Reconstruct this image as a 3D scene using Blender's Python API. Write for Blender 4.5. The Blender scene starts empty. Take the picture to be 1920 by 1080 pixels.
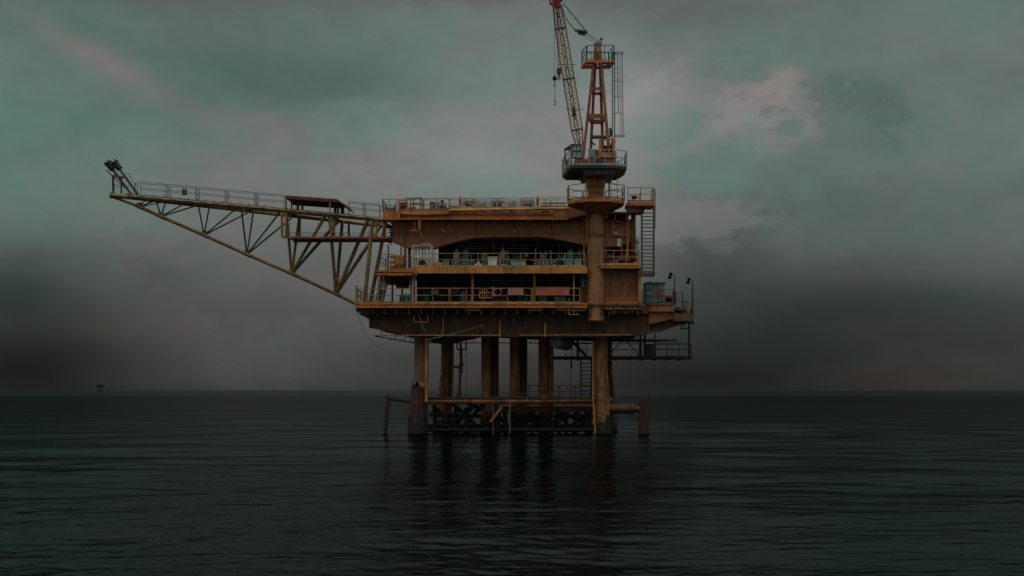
import bpy, math, random
import numpy as np
from mathutils import Vector, Matrix
random.seed(7)
R = math.radians
sc = bpy.context.scene
col = sc.collection
F = 2500.0; D = 100.0; CH = 3.3; HZ = 732.0

def at(px, py, Y=0.0):
    s = (D + Y) / F
    return Vector(((px - 960) * s, Y, CH + (HZ - py) * s))

# ------------------------------------------------------------------ materials
def lin(c):
    return tuple(((v / 255) / 12.92 if v / 255 <= .04045 else ((v / 255 + .055) / 1.055) ** 2.4) for v in c)

def new_mat(name):
    m = bpy.data.materials.new(name); m.use_nodes = True
    nt = m.node_tree
    return m, nt, nt.nodes, nt.links, nt.nodes['Principled BSDF']

def paint(name, base, rust=.35, rustcol=(.11, .04, .018), rough=.5, metal=0.0, var=.42, scale=.9):
    m, nt, N, L, P = new_mat(name)
    tc = N.new('ShaderNodeTexCoord')
    n1 = N.new('ShaderNodeTexNoise'); n1.inputs['Scale'].default_value = scale; n1.inputs['Detail'].default_value = 8; n1.inputs['Roughness'].default_value = .65
    L.new(tc.outputs['Object'], n1.inputs['Vector'])
    mp = N.new('ShaderNodeMapping'); mp.inputs['Scale'].default_value = (2.6, 2.6, .35)
    L.new(tc.outputs['Object'], mp.inputs['Vector'])
    n2 = N.new('ShaderNodeTexNoise'); n2.inputs['Scale'].default_value = 1.6; n2.inputs['Detail'].default_value = 9; n2.inputs['Roughness'].default_value = .7
    L.new(mp.outputs[0], n2.inputs['Vector'])
    r1 = N.new('ShaderNodeMapRange'); r1.inputs['From Min'].default_value = .35; r1.inputs['From Max'].default_value = .68
    r1.inputs['To Min'].default_value = 1 - var; r1.inputs['To Max'].default_value = 1 + var * .6
    L.new(n1.outputs['Fac'], r1.inputs['Value'])
    mul = N.new('ShaderNodeVectorMath'); mul.operation = 'SCALE'; mul.inputs[0].default_value = base
    L.new(r1.outputs[0], mul.inputs['Scale'])
    r2 = N.new('ShaderNodeMapRange'); r2.inputs['From Min'].default_value = .61 - .3 * rust; r2.inputs['From Max'].default_value = .69 - .22 * rust
    r2.inputs['To Max'].default_value = min(1, .45 + rust)
    L.new(n2.outputs['Fac'], r2.inputs['Value'])
    mx = N.new('ShaderNodeMix'); mx.data_type = 'RGBA'
    L.new(r2.outputs[0], mx.inputs[0]); L.new(mul.outputs[0], mx.inputs[6]); mx.inputs[7].default_value = (*rustcol, 1)
    L.new(mx.outputs[2], P.inputs['Base Color'])
    P.inputs['Roughness'].default_value = rough; P.inputs['Metallic'].default_value = metal
    b = N.new('ShaderNodeBump'); b.inputs['Strength'].default_value = .25; b.inputs['Distance'].default_value = .03
    L.new(n2.outputs['Fac'], b.inputs['Height']); L.new(b.outputs[0], P.inputs['Normal'])
    return m

M = dict(
    orange=paint('orange_deck_paint', (.60, .20, .045), .26),
    amber=paint('amber_paint', (.56, .235, .042), .26),
    column=paint('column_paint', (.40, .185, .075), .32, (.16, .075, .035), .55, 0, .28, .5),
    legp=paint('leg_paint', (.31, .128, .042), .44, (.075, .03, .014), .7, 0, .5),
    legshade=paint('shaded_leg_paint', (.12, .05, .022), .5, (.035, .016, .01), .7, 0, .5),  # darker copy of the leg paint, shade put into the base colour
    cone=paint('ochre_column_paint', (.52, .25, .06), .25),
    brown=paint('weathered_brown_paint', (.34, .115, .038), .38, (.10, .036, .018)),
    umber=paint('umber_paint', (.15, .07, .035), .45, (.06, .025, .014)),
    olive=paint('ochre_tube_paint', (.30, .19, .055), .42, (.13, .06, .025)),
    rail=paint('yellow_railing_paint', (.46, .28, .09), .25),
    redrail=paint('red_brown_steel', (.24, .06, .035), .4),
    darkteal=paint('dark_teal_steel', (.022, .115, .105), .25, (.05, .03, .02)),
    teal=paint('teal_paint', (.16, .34, .31), .22, (.10, .10, .08)),
    deepteal=paint('deep_teal_paint', (.05, .10, .10), .25, (.06, .05, .04)),
    slate=paint('grey_teal_paint', (.30, .40, .38), .28),
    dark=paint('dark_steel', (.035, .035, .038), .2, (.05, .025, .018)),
    black=paint('black_steel', (.012, .014, .016), .15, (.03, .02, .015)),
    white=paint('white_paint', (.80, .82, .79), .10, (.22, .14, .09)),
    grey=paint('grey_paint', (.28, .30, .29), .2),
    red=paint('red_paint', (.52, .03, .03), .1),
    panelred=paint('faded_red_sheet', (.50, .13, .075), .12, (.28, .09, .05)),
    pink=paint('pale_red_sheet', (.55, .24, .17), .12, (.35, .14, .09)),
    archp=paint('sheltered_orange_paint', (.66, .27, .12), .28, (.22, .08, .04), .55, 0, .3, .6),
    buoyred=paint('faded_red_foam', (.26, .022, .025), .1),
    maroon=paint('maroon_paint', (.12, .015, .04), .15),
    navy=paint('navy_paint', (.02, .03, .09), .15),
    aqua=paint('aqua_plastic', (.03, .35, .33), .05),
    tan=paint('tan_paint', (.18, .115, .068), .42, (.15, .07, .035)),
    rust=paint('heavy_rust', (.085, .03, .015), .6, (.03, .015, .010), .85, 0, .6, 2.2),
    growth=paint('marine_growth', (.009, .009, .007), .5, (.022, .012, .008), .75, 0, .7, 3.0),
    crane=paint('crane_orange_brown', (.37, .125, .05), .35),
    rope=paint('grey_rope', (.09, .09, .08), .1),
)
def glass_mat():
    m, nt, N, L, P = new_mat('window_glass')
    P.inputs['Base Color'].default_value = (.30, .42, .42, 1); P.inputs['Roughness'].default_value = .08
    P.inputs['Specular IOR Level'].default_value = .9
    return m
M['glass'] = glass_mat()
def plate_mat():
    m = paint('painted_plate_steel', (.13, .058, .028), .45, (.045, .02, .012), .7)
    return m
M['plate'] = plate_mat()

# ------------------------------------------------------------------ mesh builder
class MB:
    def __init__(s): s.v = []; s.f = []; s.sm = []
    def quad_mesh(s, vs, fs, smooth=False):
        o = len(s.v); s.v += [tuple(v) for v in vs]
        for f in fs: s.f.append([i + o for i in f]); s.sm.append(smooth)
        return s
    def box(s, x0, x1, y0, y1, z0, z1):
        x0, x1 = min(x0, x1), max(x0, x1); y0, y1 = min(y0, y1), max(y0, y1); z0, z1 = min(z0, z1), max(z0, z1)
        vs = [(x0,y0,z0),(x1,y0,z0),(x1,y1,z0),(x0,y1,z0),(x0,y0,z1),(x1,y0,z1),(x1,y1,z1),(x0,y1,z1)]
        return s.quad_mesh(vs, [(0,3,2,1),(4,5,6,7),(0,1,5,4),(1,2,6,5),(2,3,7,6),(3,0,4,7)])
    def pbox(s, px0, px1, py0, py1, Y0, Y1):          # measured on the plane Y0, pushed straight back to Y1
        a = at(px0, py0, Y0); b = at(px1, py1, Y0)
        return s.box(a.x, b.x, Y0, Y1, a.z, b.z)
    def prism(s, pts, Y0, Y1):                        # outline on the plane Y0, thickness to Y1
        P3 = [at(x, y, Y0) for x, y in pts]; n = len(P3)
        vs = [(p.x, Y0, p.z) for p in P3] + [(p.x, Y1, p.z) for p in P3]
        fs = [list(range(n)), list(range(2*n-1, n-1, -1))] + [(i, (i+1) % n, n+(i+1) % n, n+i) for i in range(n)]
        return s.quad_mesh(vs, fs)
    def plan(s, pts, z0, z1):                         # horizontal slab from plan outline
        n = len(pts)
        vs = [(x, y, z0) for x, y in pts] + [(x, y, z1) for x, y in pts]
        fs = [list(range(n-1, -1, -1)), list(range(n, 2*n))] + [(i, (i+1) % n, n+(i+1) % n, n+i) for i in range(n)]
        return s.quad_mesh(vs, fs)
    def tube(s, p0, p1, r0, r1=None, n=8, cap=True, smooth=True):
        r1 = r0 if r1 is None else r1
        p0 = Vector(p0); p1 = Vector(p1); d = (p1 - p0)
        if d.length < 1e-5: return s
        d.normalize(); up = Vector((0, 0, 1)) if abs(d.z) < .95 else Vector((0, 1, 0))
        a = d.cross(up).normalized(); b = d.cross(a)
        ring = [(math.cos(2*math.pi*i/n), math.sin(2*math.pi*i/n)) for i in range(n)]
        v0 = [p0 + (a*c + b*t)*r0 for c, t in ring]; v1 = [p1 + (a*c + b*t)*r1 for c, t in ring]
        s.quad_mesh(v0 + v1, [(i, (i+1) % n, n+(i+1) % n, n+i) for i in range(n)], smooth)
        if cap:
            s.quad_mesh(v0, [list(range(n-1, -1, -1))]); s.quad_mesh(v1, [list(range(n))])
        return s
    def poly(s, pts, r, n=6):
        for a, b in zip(pts[:-1], pts[1:]): s.tube(a, b, r, n=n)
        return s
    def bar(s, p0, p1, w, h=None):                    # rectangular bar
        h = h or w; p0 = Vector(p0); p1 = Vector(p1); d = (p1-p0).normalized()
        up = Vector((0, 0, 1)) if abs(d.z) < .98 else Vector((0, 1, 0))
        a = d.cross(up).normalized()*w/2; b = d.cross(a).normalized()*h/2
        vs = [p0-a-b, p0+a-b, p0+a+b, p0-a+b, p1-a-b, p1+a-b, p1+a+b, p1-a+b]
        return s.quad_mesh(vs, [(0,3,2,1),(4,5,6,7),(0,1,5,4),(1,2,6,5),(2,3,7,6),(3,0,4,7)])
    def lathe(s, c, prof, n=16, axis=(0, 0, 1), smooth=True):
        c = Vector(c); d = Vector(axis).normalized(); up = Vector((0, 0, 1)) if abs(d.z) < .95 else Vector((0, 1, 0))
        a = d.cross(up).normalized(); b = d.cross(a); vs = []
        for r, h in prof:
            vs += [c + d*h + (a*math.cos(2*math.pi*i/n) + b*math.sin(2*math.pi*i/n))*max(r, 1e-3) for i in range(n)]
        fs = []
        for k in range(len(prof)-1):
            fs += [(k*n+i, k*n+(i+1) % n, (k+1)*n+(i+1) % n, (k+1)*n+i) for i in range(n)]
        s.quad_mesh(vs, fs, smooth)
        s.quad_mesh(vs[:n], [list(range(n-1, -1, -1))]); s.quad_mesh(vs[-n:], [list(range(n))])
        return s
    def ring(s, c, rad, r, axis=(0, 1, 0), n=20, m=6):
        c = Vector(c); d = Vector(axis).normalized(); up = Vector((0, 0, 1)) if abs(d.z) < .95 else Vector((0, 1, 0))
        a = d.cross(up).normalized(); b = d.cross(a); vs = []
        for i in range(n):
            t = 2*math.pi*i/n; e = a*math.cos(t) + b*math.sin(t)
            for j in range(m):
                u = 2*math.pi*j/m; vs.append(c + e*(rad + r*math.cos(u)) + d*r*math.sin(u))
        fs = [(i*m+j, ((i+1) % n)*m+j, ((i+1) % n)*m+(j+1) % m, i*m+(j+1) % m) for i in range(n) for j in range(m)]
        return s.quad_mesh(vs, fs, True)
    def build(s, name, mat, parent=None, bevel=0):
        me = bpy.data.meshes.new(name)
        off = parent_root(parent).location if parent else Vector((0, 0, 0))
        me.from_pydata([(v[0]-off.x, v[1]-off.y, v[2]-off.z) for v in s.v], [], s.f)
        me.polygons.foreach_set('use_smooth', s.sm); me.materials.append(M[mat] if isinstance(mat, str) else mat)
        import bmesh
        bm = bmesh.new(); bm.from_mesh(me); bmesh.ops.recalc_face_normals(bm, faces=bm.faces); bm.to_mesh(me); bm.free()
        o = bpy.data.objects.new(name, me); col.objects.link(o)
        if parent: o.parent = parent
        if bevel:
            b = o.modifiers.new('bevel', 'BEVEL'); b.width = bevel; b.segments = 2; b.limit_method = 'ANGLE'
        return o

def parent_root(o):
    while o.parent: o = o.parent
    return o
def tag(o, label, cat, group=None, kind=None):
    if label: o['label'] = label
    if cat: o['category'] = cat
    if group: o['group'] = group
    if kind: o['kind'] = kind
    return o
def thing(name, loc, label, cat, group=None):
    o = bpy.data.objects.new(name, None); o.empty_display_size = .3; o.location = loc; col.objects.link(o)
    return tag(o, label, cat, group)
def copy_thing(root, loc, label, group=None, rotz=None):
    r = root.copy(); r.location = loc; col.objects.link(r); r['label'] = label
    if group: r['group'] = group
    if rotz is not None: r.rotation_euler.z = rotz
    for ch in list(root.children):
        c = ch.copy(); c.parent = r; col.objects.link(c)
        for g in ch.children:
            d = g.copy(); d.parent = c; col.objects.link(d)
    return r

def railing(parent, p0, p1, h=1.1, mat='rail', panel=3.1, r=.028, mid=1, posts=1, toe=True, name='railing'):
    """a run of framed railing panels from p0 to p1 (foot points)"""
    p0 = Vector(p0); p1 = Vector(p1); L = (p1-p0).length; n = max(1, round(L/panel)); d = (p1-p0)/L; up = Vector((0, 0, 1))
    for i in range(n):
        a = p0 + d*(L*i/n + .05); b = p0 + d*(L*(i+1)/n - .05); m = MB()
        m.tube(a, a+up*h, r, n=6).tube(b, b+up*h, r, n=6).tube(a+up*h, b+up*h, r, n=6)
        for k in range(mid): m.tube(a+up*h*(k+1)/(mid+1)*1.08, b+up*h*(k+1)/(mid+1)*1.08, r*.85, n=6)
        for k in range(posts):
            c = a + (b-a)*(k+1)/(posts+1); m.tube(c, c+up*h, r*.9, n=6)
        if toe: m.bar(a+up*.09, b+up*.09, .012, .12)
        m.build(name, mat, parent)

def ladder(parent, a, b, w, step=.3, r=.03, mat='dark', wdir=(1, 0, 0), name='ladder', rung=None):
    a = Vector(a); b = Vector(b); wd = Vector(wdir).normalized()*w/2; m = MB()
    m.bar(a-wd, b-wd, r*2, r*2.6).bar(a+wd, b+wd, r*2, r*2.6)
    n = int((b-a).length/step)
    for i in range(1, n):
        c = a + (b-a)*i/n; m.tube(c-wd, c+wd, rung or r*.8, n=6)
    return m.build(name, mat, parent)

# ================================================================== OIL PLATFORM
OP = thing('oil_platform', (0, 6, 0), 'rusty orange offshore platform standing on thick steel legs in dark sea', 'oil platform')

# ---- legs and conductors
def leg(pts, mat, Y, n=28, name='leg'):
    m = MB()
    P = [(at(x, y, Y), r*(D+Y)/F) for x, y, r in pts]
    prof = P
    for (a, ra), (b, rb) in zip(prof[:-1], prof[1:]): m.tube(a, b, ra, rb, n=n)
    return m.build(name, mat, OP)
l1 = leg([(791, 586, 13.5), (790, 716, 13.5)], 'tan', 2.5)
def ragged(hi, lo, Y, r0, r1, ragz, mat, name, n=30, K=7, jit=.06):
    """rough sleeve with a torn upper edge"""
    m = MB(); vs = []; c_hi = at(*hi, Y); c_lo = at(*lo, Y); w0 = random.uniform(0, 6)
    for k in range(K):
        t = k/(K-1); c = c_hi.lerp(c_lo, t)
        for i in range(n):
            a = 2*math.pi*i/n; rr = (r0+(r1-r0)*t)*(1+jit*random.uniform(-1, 1))
            z = c.z + ((math.sin(2*a+w0)*.5+math.sin(5*a+w0*2)*.35+random.uniform(-.25, .4))*ragz if k == 0 else random.uniform(-.05, .05))
            vs.append((c.x+rr*math.cos(a), c.y+rr*math.sin(a), z))
    m.quad_mesh(vs, [(k*n+i, k*n+(i+1) % n, (k+1)*n+(i+1) % n, (k+1)*n+i) for k in range(K-1) for i in range(n)], False)
    o = m.build(name, mat, OP); sol = o.modifiers.new('t', 'SOLIDIFY'); sol.thickness = .05; return o
ragged((787, 722), (783, 850), 2.5, .60, .76, .55, 'rust', 'leg_sleeve')
ragged((783.5, 786), (783, 850), 2.5, .76, .84, .5, 'growth', 'marine_growth')
leg([(1126, 586, 13.2), (1126, 690, 13.2), (1129, 735, 13.6), (1135, 850, 14.5)], 'legp', 2.5)
ragged((1133, 788), (1136, 850), 2.5, .63, .70, .6, 'growth', 'marine_growth')
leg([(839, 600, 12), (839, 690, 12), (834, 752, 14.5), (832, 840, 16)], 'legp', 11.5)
leg([(1138, 600, 9.5), (1139, 700, 9.5), (1146, 760, 9.8), (1151, 840, 10.5)], 'legshade', 11.5)
for x, r, mt in ((911, 8.6, 'legp'), (926, 9.2, 'legshade'), (965, 9.4, 'legp'), (980, 8.6, 'legshade'), (1019, 9.5, 'legp'), (1030, 7.8, 'legshade')):  # in each pair the second pipe is coloured as the shaded side
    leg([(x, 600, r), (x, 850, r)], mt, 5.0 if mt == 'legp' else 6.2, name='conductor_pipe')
for x in (911, 965, 1019): ragged((x, 782), (x, 850), 5.0, .44, .50, .5, 'growth', 'marine_growth')
ragged((834, 785), (832, 850), 11.5, .72, .78, .6, 'growth', 'marine_growth')
def pipe(pts, r, mat, name='pipe', parent=None, n=8):
    m = MB(); m.poly([at(*p) for p in pts], r, n); return m.build(name, mat, parent or OP)
pipe([(799.5, 632, 1.7), (799.5, 754, 1.7)], .12, 'orange', 'riser_pipe', n=12)
pipe([(1032, 640, 3.9), (1033, 680, 3.9), (1031, 755, 3.9)], .06, 'brown', 'riser_pipe')
pipe([(1037, 660, 3.9), (1037, 752, 3.9)], .05, 'tan', 'riser_pipe')
pipe([(1112, 650, 1.75), (1112, 745, 1.75), (1116, 812, 1.75)], .06, 'orange', 'riser_pipe')
m = MB()
m.tube(at(863, 630, 6), at(864, 655, 6), .09, n=10).tube(at(864, 655, 6), at(865, 680, 6), .12, n=10).tube(at(865, 678, 6), at(863, 698, 6), .17, n=10)
m.tube(at(863, 698, 6), at(861, 742, 6), .11, n=10).tube(at(865, 683, 6), at(865, 685, 6), .2, n=10).tube(at(864, 697, 6), at(864, 699, 6), .2, n=10)
m.tube(at(865, 688, 6), at(845, 688, 6), .10, n=10).tube(at(861, 734, 6), at(860, 754, 6), .2, n=10)
m.build('riser_pipe', 'redrail', OP)
m = MB(); m.poly([at(857, 641, 5.8), at(857, 655, 5.8), at(874, 655, 5.8), at(874, 641, 5.8)], .06, 6); m.build('pipe_bracket', 'black', OP)

# ---- jacket: horizontal tubes, braces, low walkway
m = MB()
m.tube(at(803, 752, 2.5), at(1012, 752, 2.5), .24, n=14); m.tube(at(1012, 752, 2.5), at(1113, 750, 2.5), .22, n=14)
m.build('horizontal_brace', 'brown', OP)
m = MB(); m.pbox(775, 1113, 744.5, 747, 2.2, 3.6); m.build('walkway_grating', 'dark', OP)
m = MB(); m.tube(at(846, 752, 11.5), at(1140, 752, 11.5), .22, n=12); m.build('horizontal_brace', 'umber', OP)
m = MB(); m.tube(at(787, 752, 2.5), at(834, 750, 11.5), .2, n=12); m.build('horizontal_brace', 'umber', OP)
m = MB(); m.tube(at(1129, 752, 2.5), at(1146, 750, 11.5), .2, n=12); m.build('horizontal_brace', 'umber', OP)
m = MB(); m.pbox(936, 1113, 762, 773, 4.0, 4.35)
for x in (942, 957, 1001, 1009, 1033, 1041, 1078, 1090): m.pbox(x, x+2.2, 763, 772, 3.9, 3.995)
m.build('fender_beam', 'redrail', OP)
m = MB()                                             # lower waterline frame
m.tube(at(783, 806, 3.5), at(1125, 806, 3.5), .17, n=10); m.tube(at(800, 799, 7.5), at(1148, 799, 7.5), .18, n=10)
m.build('waterline_beam', 'growth', OP)
braces = [((893, 757), (842, 803)), ((906, 757), (869, 800)), ((850, 757), (900, 806)), ((1048, 768), (1112, 803)), ((1110, 768), (1062, 806)),
          ((1040, 768), (1078, 812)), ((1006, 768), (972, 795)), ((1018, 778), (985, 792))]
for a, b in braces:
    m = MB(); m.tube(at(*a, 4.6), at(*b, 4.6), .17, n=10); m.build('diagonal_brace', 'growth', OP)
for (a, b), Y in ((((812, 760), (858, 805)), 9.0), (((884, 762), (846, 806)), 8.0), (((930, 765), (905, 806)), 7.5), (((985, 762), (1015, 806)), 8.5), (((1060, 764), (1030, 806)), 8.5), (((1075, 764), (1110, 808)), 9.5), (((1140, 770), (1112, 800)), 8.5), (((925, 770), (960, 806)), 9.5), (((870, 752), (930, 780)), 6.5)):
    m = MB(); m.tube(at(*a, Y), at(*b, Y), .19, n=10); m.build('diagonal_brace', 'growth', OP)
for a, b in (((805, 778), (905, 780)), ((960, 779), (1112, 781))):
    m = MB(); m.tube(at(*a, 8.0), at(*b, 8.0), .15, n=10); m.build('horizontal_brace', 'growth', OP)
for x, w in ((815, 4), (875, 5), (935, 4), (1062, 4), (855, 4), (947, 4.5), (958, 3), (998, 3), (1048, 4), (1080, 5), (1101, 5), (1107, 3)):
    m = MB(); m.tube(at(x, 764, 4.2), at(x, 850, 4.2), w*.04, n=10); m.build('fender_pile', 'growth', OP)
for x in (924.5, 956):
    m = MB(); m.tube(at(x, 755, 2.2), at(x, 815, 2.2), .025, n=6); m.build('guide_wire', 'grey', OP)
railing(OP, at(798, 798, 3.2), at(905, 798, 3.2), 1.0, 'dark', 1.5, .03, 1, 0, False)
railing(OP, at(940, 752, 2.3), at(1012, 752, 2.3), .62, 'dark', 1.4, .022, 1, 0, False)
railing(OP, at(990, 747, 4.5), at(1108, 747, 4.5), 1.02, 'dark', 2.3, .03, 1, 1, False)
m = MB()                                             # barred gate on the boat landing
for i in range(9): m.tube(at(1056+i*4, 746, 3.4), at(1056+i*4, 727+(4 if i < 1 else 0), 3.4), .02, n=5)
m.tube(at(1056, 727, 3.4), at(1088, 727, 3.4), .025, n=5); m.tube(at(1056, 737, 3.4), at(1088, 737, 3.4), .02, n=5)
m.build('gate', 'redrail', OP)
m = MB(); m.bar(at(919, 791, 2.0), at(941, 763, 2.0), .16, .22); m.bar(at(919, 791, 2.9), at(941, 763, 2.9), .1, .2)
for i in range(7):
    a = at(919+22*i/7, 791-28*i/7, 2.05); m.box(a.x-.1, a.x+.1, 2.05, 2.85, a.z-.02, a.z+.02)
st = m.build('landing_stair', 'brown', OP)
m = MB(); m.poly([at(906, 787, 1.95), at(936, 738, 1.95), at(944, 738, 1.95)], .025); m.poly([at(907, 771, 1.95), at(935, 741, 1.95)], .02)
for t in (.1, .5, .9): m.tube(at(906+30*t, 787-49*t, 1.95), at(906+30*t+3, 787-49*t+22, 1.95), .02, n=5)
m.build('handrail', 'umber', st)
# mooring fenders each side
m = MB(); m.tube(at(727.5, 742, 2.5), at(718.5, 850, 2.5), .17, .19, n=14); f1 = m.build('mooring_post', 'rust', OP)
m = MB(); m.tube(at(728, 747, 2.5), at(775, 753.5, 2.5), .13, n=12); m.build('outrigger_tube', 'rust', OP)
m = MB()
n = 22; vs = []
for k, (y, r) in enumerate(((747, 9.6), (770, 10), (800, 10.3), (850, 10.5))):
    c = at(1207.5, y, 2.5)
    for i in range(n):
        a = 2*math.pi*i/n; rr = r*.041
        vs.append((c.x+rr*math.cos(a), c.y+rr*math.sin(a), c.z + (.28*math.cos(a) if k == 0 else 0)))
m.quad_mesh(vs, [(k*n+i, k*n+(i+1) % n, (k+1)*n+(i+1) % n, (k+1)*n+i) for k in range(3) for i in range(n)], True)
m.quad_mesh(vs[:n], [list(range(n))]); f2 = m.build('mooring_post', 'rust', OP)
m = MB(); m.tube(at(1138, 766, 2.5), at(1186, 766, 2.5), .40, n=20); m.tube(at(1186, 766, 2.5), at(1200, 767, 2.5), .28, n=16); m.tube(at(1183, 766, 2.5), at(1187, 766, 2.5), .5, n=20)
m.build('outrigger_tube', 'legshade', OP)

# ---- deep plate girders under the main deck
def girder(pts, Y, th, mat, fl=.30, name='plate_girder', stiff=(), ytop=None):
    m = MB(); m.prism(pts, Y, Y+th)
    for (xa, ya, yb) in stiff: m.pbox(xa-1, xa+1, ya, yb, Y-.12, Y-.003)
    o = m.build(name, mat, OP); return o
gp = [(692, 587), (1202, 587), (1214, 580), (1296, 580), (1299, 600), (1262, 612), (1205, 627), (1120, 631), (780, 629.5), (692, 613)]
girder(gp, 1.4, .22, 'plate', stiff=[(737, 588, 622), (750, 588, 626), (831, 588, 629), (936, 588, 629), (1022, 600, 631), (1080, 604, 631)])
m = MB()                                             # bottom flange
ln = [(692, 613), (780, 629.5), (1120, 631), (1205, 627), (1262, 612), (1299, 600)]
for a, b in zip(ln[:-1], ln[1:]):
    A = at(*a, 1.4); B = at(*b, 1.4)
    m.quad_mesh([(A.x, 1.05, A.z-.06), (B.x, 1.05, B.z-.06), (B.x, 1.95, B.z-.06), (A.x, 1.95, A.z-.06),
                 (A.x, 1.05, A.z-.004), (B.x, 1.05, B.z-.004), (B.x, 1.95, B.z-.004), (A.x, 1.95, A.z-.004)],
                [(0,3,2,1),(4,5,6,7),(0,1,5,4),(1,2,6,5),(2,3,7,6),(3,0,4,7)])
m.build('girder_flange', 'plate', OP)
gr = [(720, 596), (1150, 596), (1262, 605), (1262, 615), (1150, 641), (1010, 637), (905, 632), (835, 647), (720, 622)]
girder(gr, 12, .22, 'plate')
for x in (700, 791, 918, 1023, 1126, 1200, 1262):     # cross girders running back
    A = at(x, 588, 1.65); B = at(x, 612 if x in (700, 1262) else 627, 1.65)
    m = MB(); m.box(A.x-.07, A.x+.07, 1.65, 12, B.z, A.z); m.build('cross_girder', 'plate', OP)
m = MB(); m.poly([at(700, 629, .9), at(937, 629, .9)], .055); m.poly([at(975, 628.5, .9), at(1185, 628, .9)], .05); m.poly([at(937, 600, .9), at(937, 631, .9)], .07)
m.poly([at(831, 590, .9), at(831, 629, .9)], .04); m.poly([at(1022, 606, .9), at(1022, 631, .9)], .09)
m.build('service_pipe', 'amber', OP)
m = MB(); m.poly([at(800, 638, .9), at(870, 620, .9), at(905, 611, .9)], .03); m.build('service_pipe', 'grey', OP)
m = MB(); m.poly([at(776, 590, .7), at(776, 604, .7), at(802, 604, .7), at(802, 590, .7)], .05); m.tube(at(779, 577, .7), at(796, 620, .7), .035); m.build('pipe_bracket', 'amber', OP)
m = MB()                                             # hanging inspection walk under the left bay
m.bar(at(702, 630, 3), at(778, 643, 3), .6, .07); m.bar(at(778, 643, 3), at(790, 643, 6), .5, .07)
for x, y0, y1 in ((715, 618, 632), (741, 622, 636), (759, 626, 640), (770, 628, 642), (776, 628, 643)): m.tube(at(x, y0, 3), at(x, y1, 3), .03, n=5)
m.build('inspection_walkway', 'black', OP)
m = MB(); m.bar(at(800, 643, 7), at(1112, 643, 7), .5, .06)
for x in (808, 889, 973, 995, 1003): m.tube(at(x, 626, 7), at(x, 643, 7), .03, n=5)
m.build('inspection_walkway', 'black', OP)
m = MB(); m.poly([at(838, 632, 4.5), at(838, 700, 4.5), at(838.5, 790, 4.5)], .03); m.build('guide_wire', 'tan', OP)
m = MB(); m.poly([at(874, 632, 4.5), at(875, 742, 4.5)], .018); m.build('guide_wire', 'dark', OP)
m = MB(); m.poly([at(990, 632, 4.5), at(990, 760, 4.5)], .015); m.build('guide_wire', 'grey', OP)
m = MB(); m.poly([at(1070, 631, 4.2), at(1070, 760, 4.2)], .02); m.build('guide_wire', 'dark', OP)

# ---- lower right hanging platform
Yp = 6.0
m = MB(); m.pbox(1036, 1298, 668, 673.5, Yp, Yp+2.4); m.pbox(1292, 1300, 669, 672, Yp-.06, Yp-.003)
for x in range(1060, 1290, 24): m.pbox(x, x+1.6, 673.6, 675.5, Yp, Yp+2.3)
hp = m.build('hanging_deck', 'black', OP)
for x, y0, w in ((1209, 617, .10), (1228, 612, .05), (1201, 626, .09), (1292.5, 602, .09), (1083, 630, .08)):
    m = MB(); m.tube(at(x, y0, Yp+.1), at(x, 669, Yp+.1), w, n=8); m.build('hanger_post', 'dark', OP)
m = MB(); m.bar(at(1170, 634, Yp), at(1143, 665, Yp), .08); m.bar(at(1170, 634, Yp), at(1200, 668, Yp), .08); m.build('diagonal_brace', 'black', OP)
railing(OP, at(1143, 668, Yp), at(1200, 668, Yp), 1.0, 'dark', 3, .03, 1, 0, False)
railing(OP, at(1228, 668, Yp), at(1297, 668, Yp), 1.0, 'dark', 3, .035, 1, 2, False)
railing(OP, at(1228, 668, Yp+2.2), at(1292, 668, Yp+2.2), .95, 'dark', 3, .025, 1, 1, False)
railing(OP, at(1060, 668, Yp), at(1112, 668, Yp), 1.0, 'dark', 1.1, .025, 1, 1, False)
m = MB(); m.pbox(1211, 1226, 645, 668, Yp+.4, Yp+.5); m.build('splash_panel', 'deepteal', OP)
m = MB()                                             # small frame hung under the far right corner
m.poly([at(1278, 604, 2), at(1278, 616.5, 2), at(1292, 616.5, 2), at(1292, 600, 2)], .05); m.tube(at(1284, 604, 2), at(1284, 616, 2), .035, n=6)
m.build('pipe_bracket', 'black', OP)
m = MB()                                             # inclined stair between hanging deck and main deck
m.bar(at(1068, 634, 5.2), at(1100, 669, 5.2), .07, .22); m.bar(at(1068, 634, 6.0), at(1100, 669, 6.0), .07, .22)
for i in range(12):
    a = at(1068+32*i/12, 634+35*i/12, 5.2); m.box(a.x-.12, a.x+.12, 5.2, 6.0, a.z-.02, a.z+.02)
s2 = m.build('stair', 'black', OP)
m = MB(); m.tube(at(1072, 610+5, 5.15), at(1103, 646, 5.15), .025, n=5)
for i in range(8): m.tube(at(1072+4.4*i, 617+4.2*i, 5.15), at(1072+4.4*i, 640+4.4*i, 5.15), .018, n=5)
m.build('handrail', 'dark', s2)
ladder(OP, at(1099, 746, 6), at(1099, 674, 6), .85, .29, .05, 'black', name='stair', rung=.035)
m = MB(); m.tube(at(1071, 675, 6), at(1071.5, 692, 6), .07, n=8); m.build('drain_pipe', 'black', OP)
m = MB(); m.pbox(1140, 1270, 636, 641, 9, 9.4); m.prism([(1140, 628), (1270, 602), (1270, 609), (1205, 627), (1140, 641)], 9.0, 9.3); m.build('plate_girder', 'plate', OP)
m = MB(); m.pbox(1177, 1190, 622, 635, 5, 5.8); m.ring(at(1191.5, 633, 5), .18, .04); m.pbox(1182, 1197, 638, 640.5, 5, 5.5); m.build('valve_box', 'umber', OP)

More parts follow.
